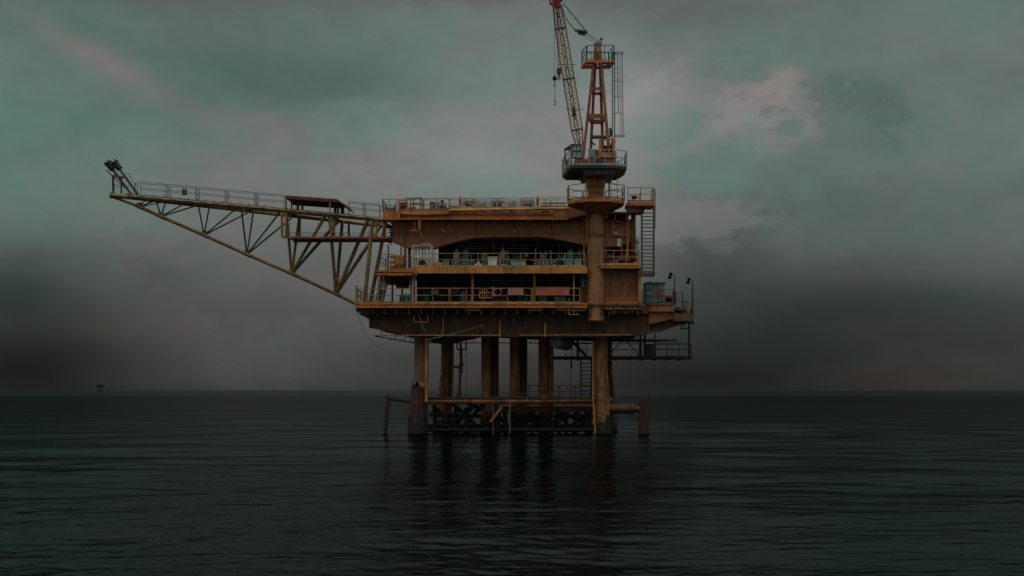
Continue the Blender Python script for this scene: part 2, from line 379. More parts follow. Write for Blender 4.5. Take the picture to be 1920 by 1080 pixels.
# ---- main deck (level 1)
zt1 = at(0, 569, 0).z
m = MB(); a = at(668, 569.5, .15); b = at(1200, 573, .15); m.box(a.x, b.x, .15, 14, b.z, a.z); md = m.build('main_deck', 'umber', OP)
m = MB(); m.pbox(667, 1101, 569, 570.8, -.05, .3); m.pbox(667, 1101, 570.82, 575.2, .05, .14); m.pbox(667, 1101, 575.22, 577, -.08, .3)
for x in (690, 705, 765, 900, 1060): m.pbox(x, x+1.5, 570.9, 575.1, -.04, .045)
m.build('edge_beam', 'orange', OP)
m = MB()
for i in range(24):
    x = 676 + i*22.6
    a = at(x, 577.3, .2); m.box(a.x-.05, a.x+.05, .2, 13.5, a.z-.42, a.z-.003); m.box(a.x-.14, a.x+.14, .2, 13.5, a.z-.46, a.z-.423)
m.build('deck_joist', 'umber', OP)
for x0, x1 in ((871, 901), (988, 1018), (1042, 1100)):
    m = MB(); m.pbox(x0, x1, 577.3, 579.5, .05, .17); m.pbox(x0+1, x1-1, 580.3, 583.2, .08, .2); m.build('cable_tray', 'tan', OP)
m = MB(); m.prism([(666, 577.2), (694, 577.2), (694, 590), (685, 590), (668, 584)], .4, 2.0); m.build('corner_bracket', 'dark', OP)
m = MB(); m.poly([at(684, 588, .5), at(685, 593, .5), at(691, 595, .5)], .05); m.build('pipe', 'tan', OP)
m = MB(); m.poly([at(700, 588.5, .6), at(772, 585.5, .6)], .04); m.build('pipe', 'tan', OP)
railing(OP, at(666, 569, .05), at(771, 569, .05), 1.12, 'olive', 3.1)
railing(OP, at(780, 569, .05), at(906, 569, .05), 1.14, 'rail', 3.2)
railing(OP, at(907, 569, .05), at(1088, 569, .05), 1.14, 'rail', 3.1)
railing(OP, at(667, 569, .1), at(667, 569, .1)+Vector((0, 13, 0)), 1.12, 'olive', 3.2)
m = MB(); m.tube(at(669, 569, 0), at(669, 537, 0), .05, n=6); m.pbox(665, 672, 536, 537.5, -.05, .05); m.build('corner_post', 'olive', OP)
# posts between main deck and mid deck
for x, w, mt, Y in ((776.5, 2.3, 'tan', .2), (770.5, 1.8, 'umber', .5), (886, 2.1, 'amber', .6), (1002, 2.1, 'amber', .6), (1076, 1.1, 'amber', .3), (735.5, 1.5, 'dark', 3.0), (713, 1.6, 'olive', 1.8), (708.5, .8, 'teal', .6), (754, 1.6, 'olive', 9)):
    m = MB(); a = at(x-w, 511.5, Y); b = at(x+w, 569, Y); m.box(a.x, b.x, Y, Y+.16, b.z if Y < 1 else zt1, a.z); m.build('deck_post', mt, OP)
# back walls of the enclosed level
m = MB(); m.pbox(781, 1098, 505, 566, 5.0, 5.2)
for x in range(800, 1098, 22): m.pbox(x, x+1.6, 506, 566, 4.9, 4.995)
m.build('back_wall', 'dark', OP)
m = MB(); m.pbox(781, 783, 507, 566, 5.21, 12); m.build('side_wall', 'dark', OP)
m = MB(); m.poly([at(781, 520, 4.5), at(795, 520, 4.5), at(795, 560, 4.5)], .05); m.build('pipe', 'grey', OP)
m = MB(); m.tube(at(1000, 522, 4.5), at(900, 522, 4.5), .04); m.build('pipe', 'grey', OP)
m = MB(); m.pbox(1088, 1102, 512, 568, 1.3, 1.5); wl = m.build('cabin_wall', 'brown', OP)
m = MB(); m.pbox(1092.5, 1104, 514.5, 516.5, 1.1, 1.295); m.pbox(1092.5, 1104, 536, 538.5, 1.1, 1.295); m.pbox(1092.5, 1094.6, 516.5, 536, 1.1, 1.295); m.pbox(1094.6, 1104, 525.5, 527.2, 1.1, 1.295)
wf = m.build('window', 'teal', wl)
m = MB(); m.pbox(1094.6, 1104, 516.5, 536, 1.22, 1.29); m.build('pane', 'dark', wf)
m = MB(); m.pbox(1133, 1199, 505, 568, 1.0, 9.0)
m.build('module_wall', 'brown', OP)
m = MB()
for x in (1146, 1160, 1174, 1188): m.pbox(x, x+.9, 506, 565.5, .96, .997)
m.pbox(1134, 1196, 533, 533.8, .965, .998); m.build('wall_stiffener', 'brown', OP)
m = MB()
for x in (770, 868, 900, 975, 1050, 1070): m.pbox(x, x+.7, 589, 627, 1.36, 1.397)
m.pbox(700, 1200, 607, 607.6, 1.37, 1.398); m.build('weld_seam', 'umber', OP)
m = MB(); m.pbox(1196.5, 1201.5, 503.5, 580, .8, .995); m.pbox(1134, 1196.4, 566, 568.5, .85, .996); m.build('wall_trim', 'amber', OP)
m = MB(); m.pbox(1101, 1202, 568.6, 577.5, .3, 1.4); m.pbox(1134, 1203, 577.6, 580, .2, 1.6); m.build('base_beam', 'brown', OP)
m = MB(); m.pbox(1140, 1190, 583, 586, .6, .8); m.pbox(1141, 1144, 580.2, 590, .6, .8); m.tube(at(1185, 582, .5), at(1187, 586, .5), .1, n=8); m.build('pipe', 'grey', OP)
m = MB(); m.poly([at(1067, 560, -.02), at(1067, 590, -.02), at(1086, 590, -.02)], .035); m.tube(at(1076, 569, .05), at(1076, 587, .05), .05, n=6); m.build('pipe_bracket', 'amber', OP)

# left stair between main and mid deck
m = MB()
for Y in (1.4, 2.3): m.bar(at(705, 568, Y), at(716, 514, Y), .07, .2)
for i in range(14):
    a = at(705+11*i/14+.5, 568-54*i/14, 1.45); m.box(a.x-.02, a.x+.42, 1.45, 2.25, a.z-.02, a.z+.03)
m.build('stair', 'olive', OP)
m = MB()
m.bar(at(727, 522, 2.6), at(718, 568, 2.6), .1, .14); m.bar(at(715, 522, 2.6), at(708, 568, 2.6), .08, .12)
for i in range(10): m.tube(at(714-.7*i, 524+4.6*i, 2.6), at(726-.9*i, 524+4.6*i, 2.6), .03, n=5)
m.build('stair', 'olive', OP)
m = MB(); m.tube(at(669, 542, .6), at(704, 556, .6), .03, n=5); m.tube(at(669, 553, .6), at(704, 567, .6), .03, n=5)
for i in range(6): m.tube(at(671+6*i, 543+2.4*i, .6), at(671+6*i, 556+1.9*i, .6), .022, n=5)
m.build('handrail', 'olive', OP)

# ---- mid deck (level 2)
m = MB(); a = at(774, 502, .15); b = at(1100, 506, .15); m.box(a.x, b.x, .15, 13, b.z, a.z); m.build('mid_deck', 'umber', OP)
m = MB(); m.pbox(774, 1100, 501, 511.5, -.06, .14); m.pbox(774, 1100, 511.52, 512.4, -.1, .3); m.build('edge_beam', 'amber', OP)
m = MB()
for i in range(15):
    a = at(782+i*22.6, 512.6, .3); m.box(a.x-.06, a.x+.06, .3, 12.8, a.z-.05, a.z+.2)
m.build('deck_joist', 'umber', OP)
m = MB(); a = at(707, 507, .5); b = at(773, 509, .5); m.box(a.x, b.x, .5, 9, b.z, a.z); m.pbox(706, 773, 506, 509.5, .1, .495); m.pbox(708, 773, 509.52, 512.5, .25, .495); m.pbox(706, 773, 512.52, 516, .1, .6); m.build('side_deck', 'orange', OP)
m = MB(); m.pbox(722, 770, 516.2, 531, 6.0, 8.0); m.pbox(742, 765, 531, 538, 6.2, 7.6); m.build('deck_tank', 'umber', OP)
railing(OP, at(775, 501, 0), at(1099, 501, 0), 1.03, 'rail', 3.3)
railing(OP, at(724, 507, .2), at(773, 507, .2), 1.05, 'olive', 2.2)
m = MB(); m.poly([at(708, 478, .8), at(723, 486, .8), at(723, 505, .8)], .03, 5); m.poly([at(707, 489, .8), at(723, 497, .8)], .025, 5)
for i in range(4): m.tube(at(710+4*i, 479+2.2*i, .8), at(710+4*i, 501, .8), .022, n=5)
m.build('handrail', 'darkteal', OP)
m = MB(); m.tube(at(728, 458, 1.0), at(728, 505, 1.0), .05, n=6); m.tube(at(710, 477, 1.0), at(734, 477, 1.0), .022, n=5); m.tube(at(752, 462, 3), at(752, 505, 3), .05, n=6); m.build('deck_post', 'dark', OP)
m = MB(); m.pbox(757, 762, 462, 502, 1.2, 1.5); m.pbox(765, 770, 464, 502, 2.0, 2.3); m.build('deck_post', 'brown', OP)
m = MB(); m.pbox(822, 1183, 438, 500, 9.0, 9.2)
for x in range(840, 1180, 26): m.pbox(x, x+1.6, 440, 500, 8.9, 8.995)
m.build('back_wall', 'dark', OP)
for y, x0, x1, Y, mt in ((451, 905, 1010, 3.2, 'redrail'), (462, 860, 925, 4, 'grey'), (466, 870, 990, 4.2, 'grey'), (457, 930, 1060, 5, 'dark'), (470, 1010, 1090, 5, 'dark')):
    m = MB(); m.tube(at(x0, y, Y), at(x1, y, Y), .045, n=6); m.build('pipe', mt, OP)
for x, y0, y1, Y, w, mt in ((925.5, 452, 474, 2.6, .06, 'redrail'), (864, 454, 474, 3.4, .1, 'maroon'), (1049, 455, 500, 3, .04, 'grey'), (987, 455, 468, 3, .03, 'grey')):
    m = MB(); m.tube(at(x, y0, Y), at(x, y1, Y), w, n=6); m.build('pipe', mt, OP)
m = MB(); m.poly([at(1095, 411, .8), at(1095, 500, .8)], .055); m.poly([at(1095, 413, .8), at(1100, 413, .8)], .055); m.build('pipe', 'orange', OP)
m = MB(); m.poly([at(1100.5, 400, .4), at(1100.5, 455, .4)], .05); m.build('pipe', 'amber', OP)

# ---- arched girder under the top deck
def arc(x0, y0, x1, y1, n, f): return [(x0+(x1-x0)*i/n, y0+(y1-y0)*f(i/n)) for i in range(1, n+1)]
ease = lambda t: math.sin(t*math.pi/2)
sm = lambda t: t*t*(3-2*t)
low = [(816, 465)] + arc(816, 465, 915, 444.5, 12, ease) + [(1008, 443.5)] + arc(1008, 443.5, 1100, 460, 10, lambda t: t**1.35) + [(1133, 463), (1160, 461), (1183, 452)]
m = MB(); m.prism([(738, 417), (1186, 411), (1187, 450)] + low[::-1] + [(766, 464.5), (757, 461), (736, 452), (732, 436)], 1.6, 1.85); ag = m.build('arched_girder', 'archp', OP)
m = MB()
fl = [(732, 436), (736, 452), (757, 461), (766, 464.5)] + low
for a, b in zip(fl[:-1], fl[1:]):
    A = at(*a, 1.6); B = at(*b, 1.6); A.z -= .006; B.z -= .006
    m.quad_mesh([(A.x, 1.25, A.z-.05), (B.x, 1.25, B.z-.05), (B.x, 2.2, B.z-.05), (A.x, 2.2, A.z-.05), (A.x, 1.25, A.z), (B.x, 1.25, B.z), (B.x, 2.2, B.z), (A.x, 2.2, A.z)],
                [(0,3,2,1),(4,5,6,7),(0,1,5,4),(1,2,6,5),(2,3,7,6),(3,0,4,7)])
m.build('girder_flange', 'brown', OP)
m = MB(); m.prism([(745, 424), (1180, 424), (1180, 450), (1010, 447), (930, 447), (820, 464), (750, 458)], 11, 11.2); m.build('arched_girder', 'umber', OP)
m = MB()                                             # jagged cable ends at the girder's left end
for i in range(16):
    y = 424+i*2.2; m.tube(at(735, y, 1.5), at(735-random.uniform(2, 9), y+random.uniform(-2, 4), 1.2), .04, n=5)
m.build('cable_bundle', 'dark', OP)
# horizontal seam and light conduits on the girder face
m = MB(); m.pbox(740, 1092, 438, 438.6, 1.53, 1.597); m.pbox(757.5, 758.2, 437, 462, 1.5, 1.597); m.build('weld_seam', 'umber', OP)
# right end: curved shell plate
m = MB(); n = 10
for i in range(n):
    a0 = math.pi/2*i/n; a1 = math.pi/2*(i+1)/n
    x0 = at(1183, 400, 1.6).x; y0 = 1.6
    P0 = (x0+.42*math.sin(a0), y0+1.2*(1-math.cos(a0))); P1 = (x0+.42*math.sin(a1), y0+1.2*(1-math.cos(a1)))
    zt = at(0, 398, 1.6).z; zb = at(0, 488, 1.6).z
    m.quad_mesh([(P0[0], P0[1], zb), (P1[0], P1[1], zb), (P1[0], P1[1], zt), (P0[0], P0[1], zt)], [(0, 1, 2, 3)], True)
xe = at(1183, 400, 1.6).x+.42
m.box(xe-.03, xe, 2.8, 11, zb, zt)
cs = m.build('end_shell', 'brown', OP); sl = cs.modifiers.new('t', 'SOLIDIFY'); sl.thickness = .05
# frames on the right end bay
m = MB(); m.pbox(1134, 1176, 401, 403, 1.2, 1.4); m.bar(at(1134, 411, 1.3), at(1176, 419, 1.3), .09); m.pbox(1175, 1178.5, 390, 485, 1.1, 1.35); m.pbox(1147.5, 1150.5, 413, 440, 1.2, 1.35); m.pbox(1149, 1184, 438, 441, 1.2, 1.4); m.pbox(1165, 1167, 441, 480, 1.2, 1.35)
m.build('bracing_frame', 'orange', OP)
m = MB(); m.pbox(1134, 1184, 463, 498, 3.2, 3.4); m.build('bay_wall', 'umber', OP)
m = MB(); m.prism([(1160, 478), (1189, 478), (1189, 486), (1177, 489), (1160, 488)], 1.9, 3.1); m.build('hull_bracket', 'orange', OP)
m = MB(); m.poly([at(1138, 388, .4), at(1138, 404, .4), at(1136, 409, .4)], .05); m.tube(at(1151, 393, .9), at(1151, 405, .9), .04, n=6); m.build('pipe', 'amber', OP)

# ---- top deck (level 3)
m = MB(); a = at(719, 397, .2); b = at(1183, 400, .2); m.box(a.x, b.x, .2, 13, b.z, a.z); m.build('top_deck', 'umber', OP)
m = MB(); m.pbox(718, 743, 398.5, 412, -.15, 1.6); m.pbox(720, 745, 396.4, 398.4, -.1, 1.6); m.pbox(743.1, 750, 396, 411.5, -.25, .3); m.build('edge_box', 'orange', OP)
m = MB(); m.prism([(750, 396), (843, 394), (843, 401), (786, 402.6), (750, 401)], -.2, .19); m.pbox(750, 900, 402.7, 409.3, .1, .19); m.pbox(750, 1066, 409.4, 411.3, -.15, .35)
m.build('edge_beam', 'orange', OP)
m = MB(); m.tube(at(843, 394.5, -.1), at(1066, 391, -.1), .11, n=12); m.tube(at(843, 394.5, -.1), at(838, 398, -.1), .11, n=12); m.build('edge_pipe', 'amber', OP)
m = MB(); m.pbox(845, 1066, 399.5, 401.2, -.05, .3); m.pbox(901, 1066, 401.3, 409.3, .12, .2); m.build('edge_beam', 'orange', OP)
m = MB(); m.prism([(1038, 393), (1072, 390), (1100, 396), (1100, 402), (1066, 408), (1038, 408)], -.12, .09); m.build('edge_beam', 'brown', OP)
m = MB(); m.prism([(1066, 398), (1100, 396), (1100, 404), (1066, 411)], .1, .3); m.build('edge_beam', 'orange', OP)
m = MB()
for i in range(21):
    x = 745+i*21.5
    a = at(x, 400.3, .3); m.box(a.x-.05, a.x+.05, .36, 12.8, a.z-.5, a.z)
m.build('deck_joist', 'umber', OP)
for i in range(10):                                  # diagonal knee brackets seen under the edge
    x = 865+i*22
    m = MB(); m.bar(at(x, 410, .5), at(x+9, 419, 1.5), .07, .1); m.build('knee_bracket', 'redrail', OP)
m = MB(); m.pbox(784.5, 789, 411.5, 430, -.12, .05); m.poly([at(777.5, 411.5, 0), at(777.5, 432, 0)], .03); m.pbox(770, 784, 431, 433, -.1, .02); m.bar(at(787, 430, 0), at(794, 452, 0), .06); m.build('lifting_bracket', 'amber', OP)
railing(OP, at(717, 397, 0), at(744, 397, 0), .95, 'olive', 2)
railing(OP, at(745, 396, -.15), at(843, 394, -.15), .9, 'olive', 2.1)
railing(OP, at(843, 392, .12), at(1066, 390, .12), .80, 'rail', 1.85)
railing(OP, at(717, 397, .1), at(717, 397, .1)+Vector((0, 12, 0)), .95, 'olive', 2.4)
railing(OP, at(760, 397, 12.5), at(1100, 397, 12.5), 1.0, 'olive', 3)

# ---- crane pedestal and its octagonal walk
YC = .9
cx = at(1117, 400, YC).x
def rz(y, Y=YC): return at(0, y, Y).z
s_ = (D+YC)/F
m = MB(); m.lathe((cx, YC, 0), [(16.3*s_, rz(603)), (16.3*s_, rz(386))], 36); m.build('crane_pedestal', 'column', OP)
m = MB()
for y in (420, 478, 520, 562): m.ring((cx, YC, rz(y)), 16.3*s_, .018, (0, 0, 1), 36)
m.ring((cx, YC, rz(601)), 16.3*s_, .05, (0, 0, 1), 36); m.build('weld_ring', 'brown', OP)
m = MB(); m.lathe((cx, YC, 0), [(16.8*s_, rz(446)), (16.8*s_, rz(438))], 36); m.build('paint_band', 'tan', OP)
m = MB(); m.lathe((cx, YC, 0), [(14.5*s_, rz(378)), (14.8*s_, rz(362)), (19.5*s_, rz(338))], 36); m.build('pedestal_cone', 'cone', OP)
m = MB(); m.ring((cx, YC, rz(351)), 17.2*s_, .03, (0, 0, 1), 32); m.ring((cx, YC, rz(363)), 15.0*s_, .03, (0, 0, 1), 32); m.build('weld_ring', 'brown', OP)
octp = [(cx+2.28*math.cos(R(22.5+45*i)), YC+2.28*math.sin(R(22.5+45*i))) for i in range(8)]
zo = rz(379)
m = MB(); m.plan(octp, zo-.24, zo); m.build('pedestal_walkway', 'orange', OP)
m = MB(); vs = [(x, y, zo-.245) for x, y in octp] + [(cx+(x-cx)*.42, YC+(y-YC)*.42, rz(401)) for x, y in octp]
m.quad_mesh(vs, [(i, (i+1) % 8, 8+(i+1) % 8, 8+i) for i in range(8)]); m.build('pedestal_bracket', 'brown', OP)
for i in range(8):
    a = octp[i]; b = octp[(i+1) % 8]
    railing(OP, (a[0], a[1], zo), (b[0], b[1], zo), 1.12, 'olive', 3, .028, 1, 0)
m = MB(); m.pbox(1176, 1227, 379, 385.5, -.1, 2.2); rw = m.build('ladder_landing', 'orange', OP)
m = MB(); m.pbox(1178, 1208, 386, 398, .3, 2); m.build('landing_box', 'brown', OP)
railing(OP, at(1176, 379, -.05), at(1226, 379, -.05), 1.08, 'olive', 3, .03, 1, 1)
railing(OP, at(1226, 379, -.05), at(1226, 379, -.05)+Vector((0, 2.1, 0)), 1.08, 'rail', 3, .03)
m = MB(); m.tube(at(1228.5, 354, .1), at(1228.5, 428, .1), .035, n=6); m.build('hand_pole', 'olive', OP)
ladder(OP, at(1214.5, 516, .3), at(1214.5, 385.5, .3), .9, .275, .055, 'dark', name='stair_ladder', rung=.04)
m = MB(); m.pbox(1201, 1228, 510.5, 517, .2, 1.1); m.build('ladder_landing', 'umber', OP)
ladder(OP, at(1150, 372, 3), at(1150, 329, 3), .62, .3, .02, 'grey', name='ladder')
m = MB()
for Y in (2.7,): m.poly([at(1141, 341, Y), at(1142, 348, Y), at(1147, 353, Y), at(1147, 370, Y)], .02)
m.build('ladder_guard', 'grey', OP)

# ---- right balcony (mid level)
m = MB(); m.pbox(1126, 1200, 498, 502.8, .1, 3.0); m.pbox(1124, 1199, 496.5, 497.95, .05, 3.0); m.build('balcony_deck', 'orange', OP)
railing(OP, at(1126, 497, .1), at(1199, 497, .1), 1.1, 'rail', 3, .03, 1, 2)
railing(OP, at(1199, 497, .1), at(1199, 497, .1)+Vector((0, 2.8, 0)), 1.1, 'rail', 3, .03)
m = MB(); m.pbox(1196.5, 1201, 498, 566, .55, .75); m.build('deck_post', 'amber', OP)
m = MB(); m.pbox(1133, 1200, 502.9, 504.9, .3, 9.0); m.build('module_roof', 'umber', OP)

# ---- right lower extension
m = MB(); m.pbox(1203, 1216, 572, 588, 1.2, 9); m.pbox(1216, 1263, 571, 584, .6, 8); m.pbox(1215, 1264, 569, 570.95, .5, 8.1); m.build('extension_deck', 'brown', OP)
m = MB(); m.prism([(1217, 584.2), (1262, 584.2), (1262, 598), (1217, 608)], .9, 1.2); m.build('extension_plate', 'brown', OP)
m = MB(); m.pbox(1263.5, 1300, 588, 602, .8, 7); m.build('extension_deck', 'umber', OP)
railing(OP, at(1203, 570, .55), at(1263, 569, .55), 1.04, 'dark', 3.2, .03, 1, 0)
railing(OP, at(1280, 588, .9), at(1292, 588, .9), .95, 'dark', 3, .035, 1, 1)
m = MB()
for i, (x, y) in enumerate(((1268, 576), (1272, 580), (1276, 584))): m.pbox(x-1, x+8, y, y+1.4, 1, 2)
m.poly([at(1266, 549, 1), at(1280, 549, 1), at(1280, 582, 1)], .035); m.tube(at(1266, 560, 1), at(1280, 560, 1), .025, n=5); m.tube(at(1266, 565, 2), at(1292, 566, 2), .025, n=5); m.tube(at(1267, 548, 1), at(1267, 588, 1), .03, n=5)
m.build('stair', 'dark', OP)
m = MB(); m.tube(at(1290.5, 563, .9), at(1291, 600, .9), .08, n=8); m.build('corner_post', 'olive', OP)

# ================================================================== FLARE BOOM
FB = thing('flare_boom', at(700, 413, 2), 'long tapering triangular truss boom reaching out left of the platform', 'flare boom')
def fy(px): return 1.0 + .15 + 3.9*max(0, (px-208))/(720-208)          # far chord depth
def near(px): return at(px, 366 + (px-208)*(412.5-366)/(718-208), 1.0)
def far(px):
    p = near(px); return Vector((p.x, fy(px), p.z))
def bot(px, py):
    Y = 1.0 + (fy(px)-1)/2; p = at(px, py, Y)
    return p
m = MB(); m.tube(near(208), near(722), .17, n=14); m.tube(near(208)-Vector((.05, 0, 0)), near(209), .24, n=12); m.build('top_chord', 'olive', FB)
m = MB(); m.tube(far(208), far(728), .15, n=14); m.build('top_chord', 'olive', FB)
nodes = [(208, 368), (262, 388), (302, 406), (383, 441), (463, 477), (547, 513), (630, 551), (672, 572)]
m = MB()
for a, b in zip(nodes[:-1], nodes[1:]): m.tube(bot(*a), bot(*b), .13 if a[0] > 250 else .1, n=12)
m.build('bottom_chord', 'olive', FB)
web = [((262, 388), 275, 292, .04), ((302, 406), 292, 351, .055), ((383, 441), 371, 447, .06), ((463, 477), 452, 527, .07), ((547, 513), 537, 611, .11), ((630, 551), 618, 691, .13)]
def farpx(npx):                                      # far-chord point straight across from the near one
    p = near(npx); return Vector((p.x+.55*min(1, (npx-208)/60), fy(npx), p.z-.05*min(1, (npx-208)/60)))
for (bx, by), a, b, r in web:
    mt = 'darkteal' if bx < 500 else 'olive'
    for k, px in enumerate((a, b)):
        for fn in (near, farpx):
            m = MB(); m.tube(bot(bx, by), fn(px), r*(1.0 if k == 0 or bx < 500 else 1.15), n=8); m.build('web_brace', mt, FB)
for fn in (near, farpx):
    m = MB(); m.tube(fn(699), Vector((at(683, 568, 1).x, 1.0 if fn is near else 4.6, zt1)), .15, n=10); m.build('support_strut', 'olive', FB)
for (bx, by), a, b, r in web:                        # gusset collars and plates at the truss nodes
    m = MB(); c = bot(bx, by); m.tube(c-Vector((.3, 0, -.14)), c+Vector((.3, 0, -.14)), .16, n=10); m.box(c.x-.18, c.x+.22, c.y-.02, c.y+.02, c.z+.05, c.z+.34); m.build('gusset', 'olive', FB)
m = MB()
pts = [near(px)+Vector((0, -.2, .06-.05*(k % 2))) for k, px in enumerate(range(240, 712, 14))]; m.poly(pts, .028, 5); m.build('cable_run', 'dark', FB)
pl = [240, 292, 351, 371, 447, 452, 527, 537, 611, 618, 691, 712]   # plan bracing between the chords
for px in pl: m = MB(); m.tube(near(px), farpx(px), .07, n=6); m.build('plan_brace', 'brown', FB)
for a, b in zip(pl[:-1:2], pl[1::2]): m = MB(); m.tube(near(a), farpx(b), .06, n=6); m.build('plan_brace', 'brown', FB)
m = MB()                                             # walkway grating between the chords
A = near(232); B = near(712); e = Vector((0, 0, .2))
m.quad_mesh([A+e+Vector((0, .05, 0)), B+e+Vector((0, .35, 0)), B+e+Vector((0, 1.5, 0)), A+e+Vector((0, .75, 0)), A+e+Vector((0, .05, .05)), B+e+Vector((0, .35, .05)), B+e+Vector((0, 1.5, .05)), A+e+Vector((0, .75, .05))],
            [(0,3,2,1),(4,5,6,7),(0,1,5,4),(1,2,6,5),(2,3,7,6),(3,0,4,7)])
m.build('walkway', 'umber', FB)
upz = Vector((0, 0, .25))
for o in (.08, 1.0):
    a = near(256)+upz+Vector((0, o, 0)); b = near(533)+upz+Vector((0, o+.1, 0))
    railing(FB, a, b, .98, 'darkteal', 2.35, .022, 1, 0, False)
    a = near(651)+upz+Vector((0, o+.1, 0)); b = near(712)+upz+Vector((0, o+.2, 0))
    railing(FB, a, b, .95, 'dark', 1.25, .022, 1, 0, False)
m = MB()
for px in range(290, 520, 16): m.tube(near(px), near(px)+Vector((0, 0, .36)), .025, n=5)
m.build('cable_stanchion', 'dark', FB)
m = MB(); a = near(346)+Vector((0, -.02, .75)); m.box(a.x-.19, a.x+.19, a.y-.05, a.y+.06, a.z-.24, a.z+.2); m.box(a.x-.12, a.x-.08, a.y-.03, a.y+.03, a.z+.2, a.z+.3); m.box(a.x+.08, a.x+.12, a.y-.03, a.y+.03, a.z+.2, a.z+.3)
m.build('junction_box', 'deepteal', FB)
# roofed shelter
def rf(px, py, Y): return at(px, py, Y)
m = MB()
P = [at(535, 366, .8), at(632, 373, .8)]; z0 = P[0]; z1 = P[1]
fa = Vector((z0.x+.1, 3.6, z0.z-.05)); fb = Vector((z1.x+.1, 3.6, z1.z-.05)); th = Vector((0, 0, -.1)); 
m.quad_mesh([z0, z1, fb, fa, z0+th, z1+th, fb+th, fa+th], [(0,1,2,3),(4,7,6,5),(0,4,5,1),(1,5,6,2),(2,6,7,3),(3,7,4,0)])
e0 = Vector((z1.x+.02, z1.y, z1.z-.02)); e1 = at(656, 389, .8); f1_ = Vector((fb.x+.02, 3.6, fb.z-.02)); f2_ = Vector((e1.x, 3.6, e1.z))
m.quad_mesh([e0, e1, f2_, f1_, e0+th, e1+th, f2_+th, f1_+th], [(0,1,2,3),(4,7,6,5),(0,4,5,1),(1,5,6,2),(2,6,7,3),(3,7,4,0)])
rfo = m.build('shelter_roof', 'brown', FB)
m = MB()
for t in [i/14 for i in range(15)]:
    a = z0.lerp(z1, t)+Vector((0, .05, -.12)); b = fa.lerp(fb, t)+Vector((0, -.05, -.12)); m.bar(a, b, .05, .14)
m.bar(z0+Vector((0, -.03, -.16)), z1+Vector((0, -.03, -.16)), .05, .2); m.bar(fa+Vector((0, .03, -.16)), fb+Vector((0, .03, -.16)), .05, .3)
m.build('roof_rib', 'umber', rfo)
for px, w in ((537, .07), (619, .06), (635, .06), (549, .04), (560, .04)):
    for Y in (.85, 3.4) if px in (537, 619) else (2.6,):
        b = near(px); t = z0.lerp(z1, min(1, (px-535)/97)); m = MB(); m.bar((b.x, Y, b.z+.1), (b.x, Y, t.z-.12 - (.1 if px == 635 else 0)), w*1.6); m.build('shelter_post', 'orange' if px > 600 else 'darkteal', FB)
for px in (556, 564, 626, 631, 641):
    m = MB(); b = near(px); m.tube((b.x, 1.8, b.z+.2), (b.x, 1.8, b.z+.75), .09, n=8); m.box(b.x-.12, b.x+.12, 1.7, 1.95, b.z+.75, b.z+.95); m.build('ignition_panel', 'darkteal', FB)
# lower service walk hung from the boom
m = MB(); a = at(529, 443, .9); b = at(729, 443.5, .9); m.box(a.x, b.x, .9, 1.05, a.z-.16, a.z); m.box(at(541, 443, .9).x, b.x, 3.3, 3.45, a.z-.18, a.z+.0)
m.box(at(540, 443, .9).x, b.x, 1.051, 3.299, a.z-.1, a.z-.05); m.build('service_walkway', 'brown', FB)
for px, Y in ((529, .95), (536.5, .95), (621, .95), (626, 1.1), (634, 3.3), (647, 3.3), (706, .95), (716, 3.3), (553, 3.3)):
    t = near(px); m = MB(); m.bar((t.x, Y, t.z-.05), (t.x, Y, a.z-.02), .16, .16); m.build('hanger_post', 'olive', FB)
m = MB(); m.tube(at(545, 436, 1), at(728, 437, 1), .016, n=5); m.tube(at(545, 439, 1), at(728, 440, 1), .016, n=5); m.tube(at(690, 415, 1), at(690, 443, 1), .02, n=5); m.tube(at(545, 408, 1), at(545, 440, 1), .012, n=5); m.build('safety_wire', 'dark', FB)
# flare tips
m = MB(); m.tube(near(212)+Vector((0, .1, 0)), at(212, 330, 1.1), .09, n=10); m.build('flare_post', 'navy', FB)
m = MB(); m.tube(at(227.5, 368, 1.9), at(227.5, 336, 1.9), .06, n=8); m.build('flare_post', 'navy', FB)
m = MB(); m.bar(at(211, 329.5, 1.1), at(232, 333.5, 1.4), .14, .16); m.tube(at(199, 319, 1.1), at(246, 363, 1.1), .05, n=6); m.tube(at(214, 347, 1.1), at(227, 347, 1.9), .02, n=5); m.tube(at(214, 348, 1.1), at(227, 353, 1.9), .02, n=5); m.build('flare_support', 'redrail', FB)
for top, base, Y in (((210, 316), (246, 364), 1.5), ((223, 315), (258, 364), 1.2)):
    a = at(*top, Y); b = at(*base, Y); d = (a-b).normalized(); m = MB(); m.tube(b, a, .10, n=10); fp = m.build('flare_pipe', 'darkteal', FB)
    m = MB(); m.tube(a-d*.1, a+d*.5, .23, .25, n=12); m.tube(a+d*.48, a+d*.56, .3, n=12)
    for k in range(4):
        q = Vector((math.cos(k*1.57), .6*math.sin(k*1.57), .7*math.sin(k*1.57)))*.22; m.tube(a+q+d*.45, a+q+d*.68, .05, n=6)
    m.build('burner_head', 'black', fp)
m = MB(); m.poly([at(236, 325, 1.1), at(242, 326, 1.1), at(250, 341, 1.1), at(254, 345, 1.1)], .02, 5); m.poly([at(254, 343, 1.1), at(251, 362, 1.1)], .04, 5); m.poly([at(234, 344, 1.1), at(236, 353, 1.1), at(242, 348, 1.1)], .03, 5); m.build('pilot_line', 'dark', FB)

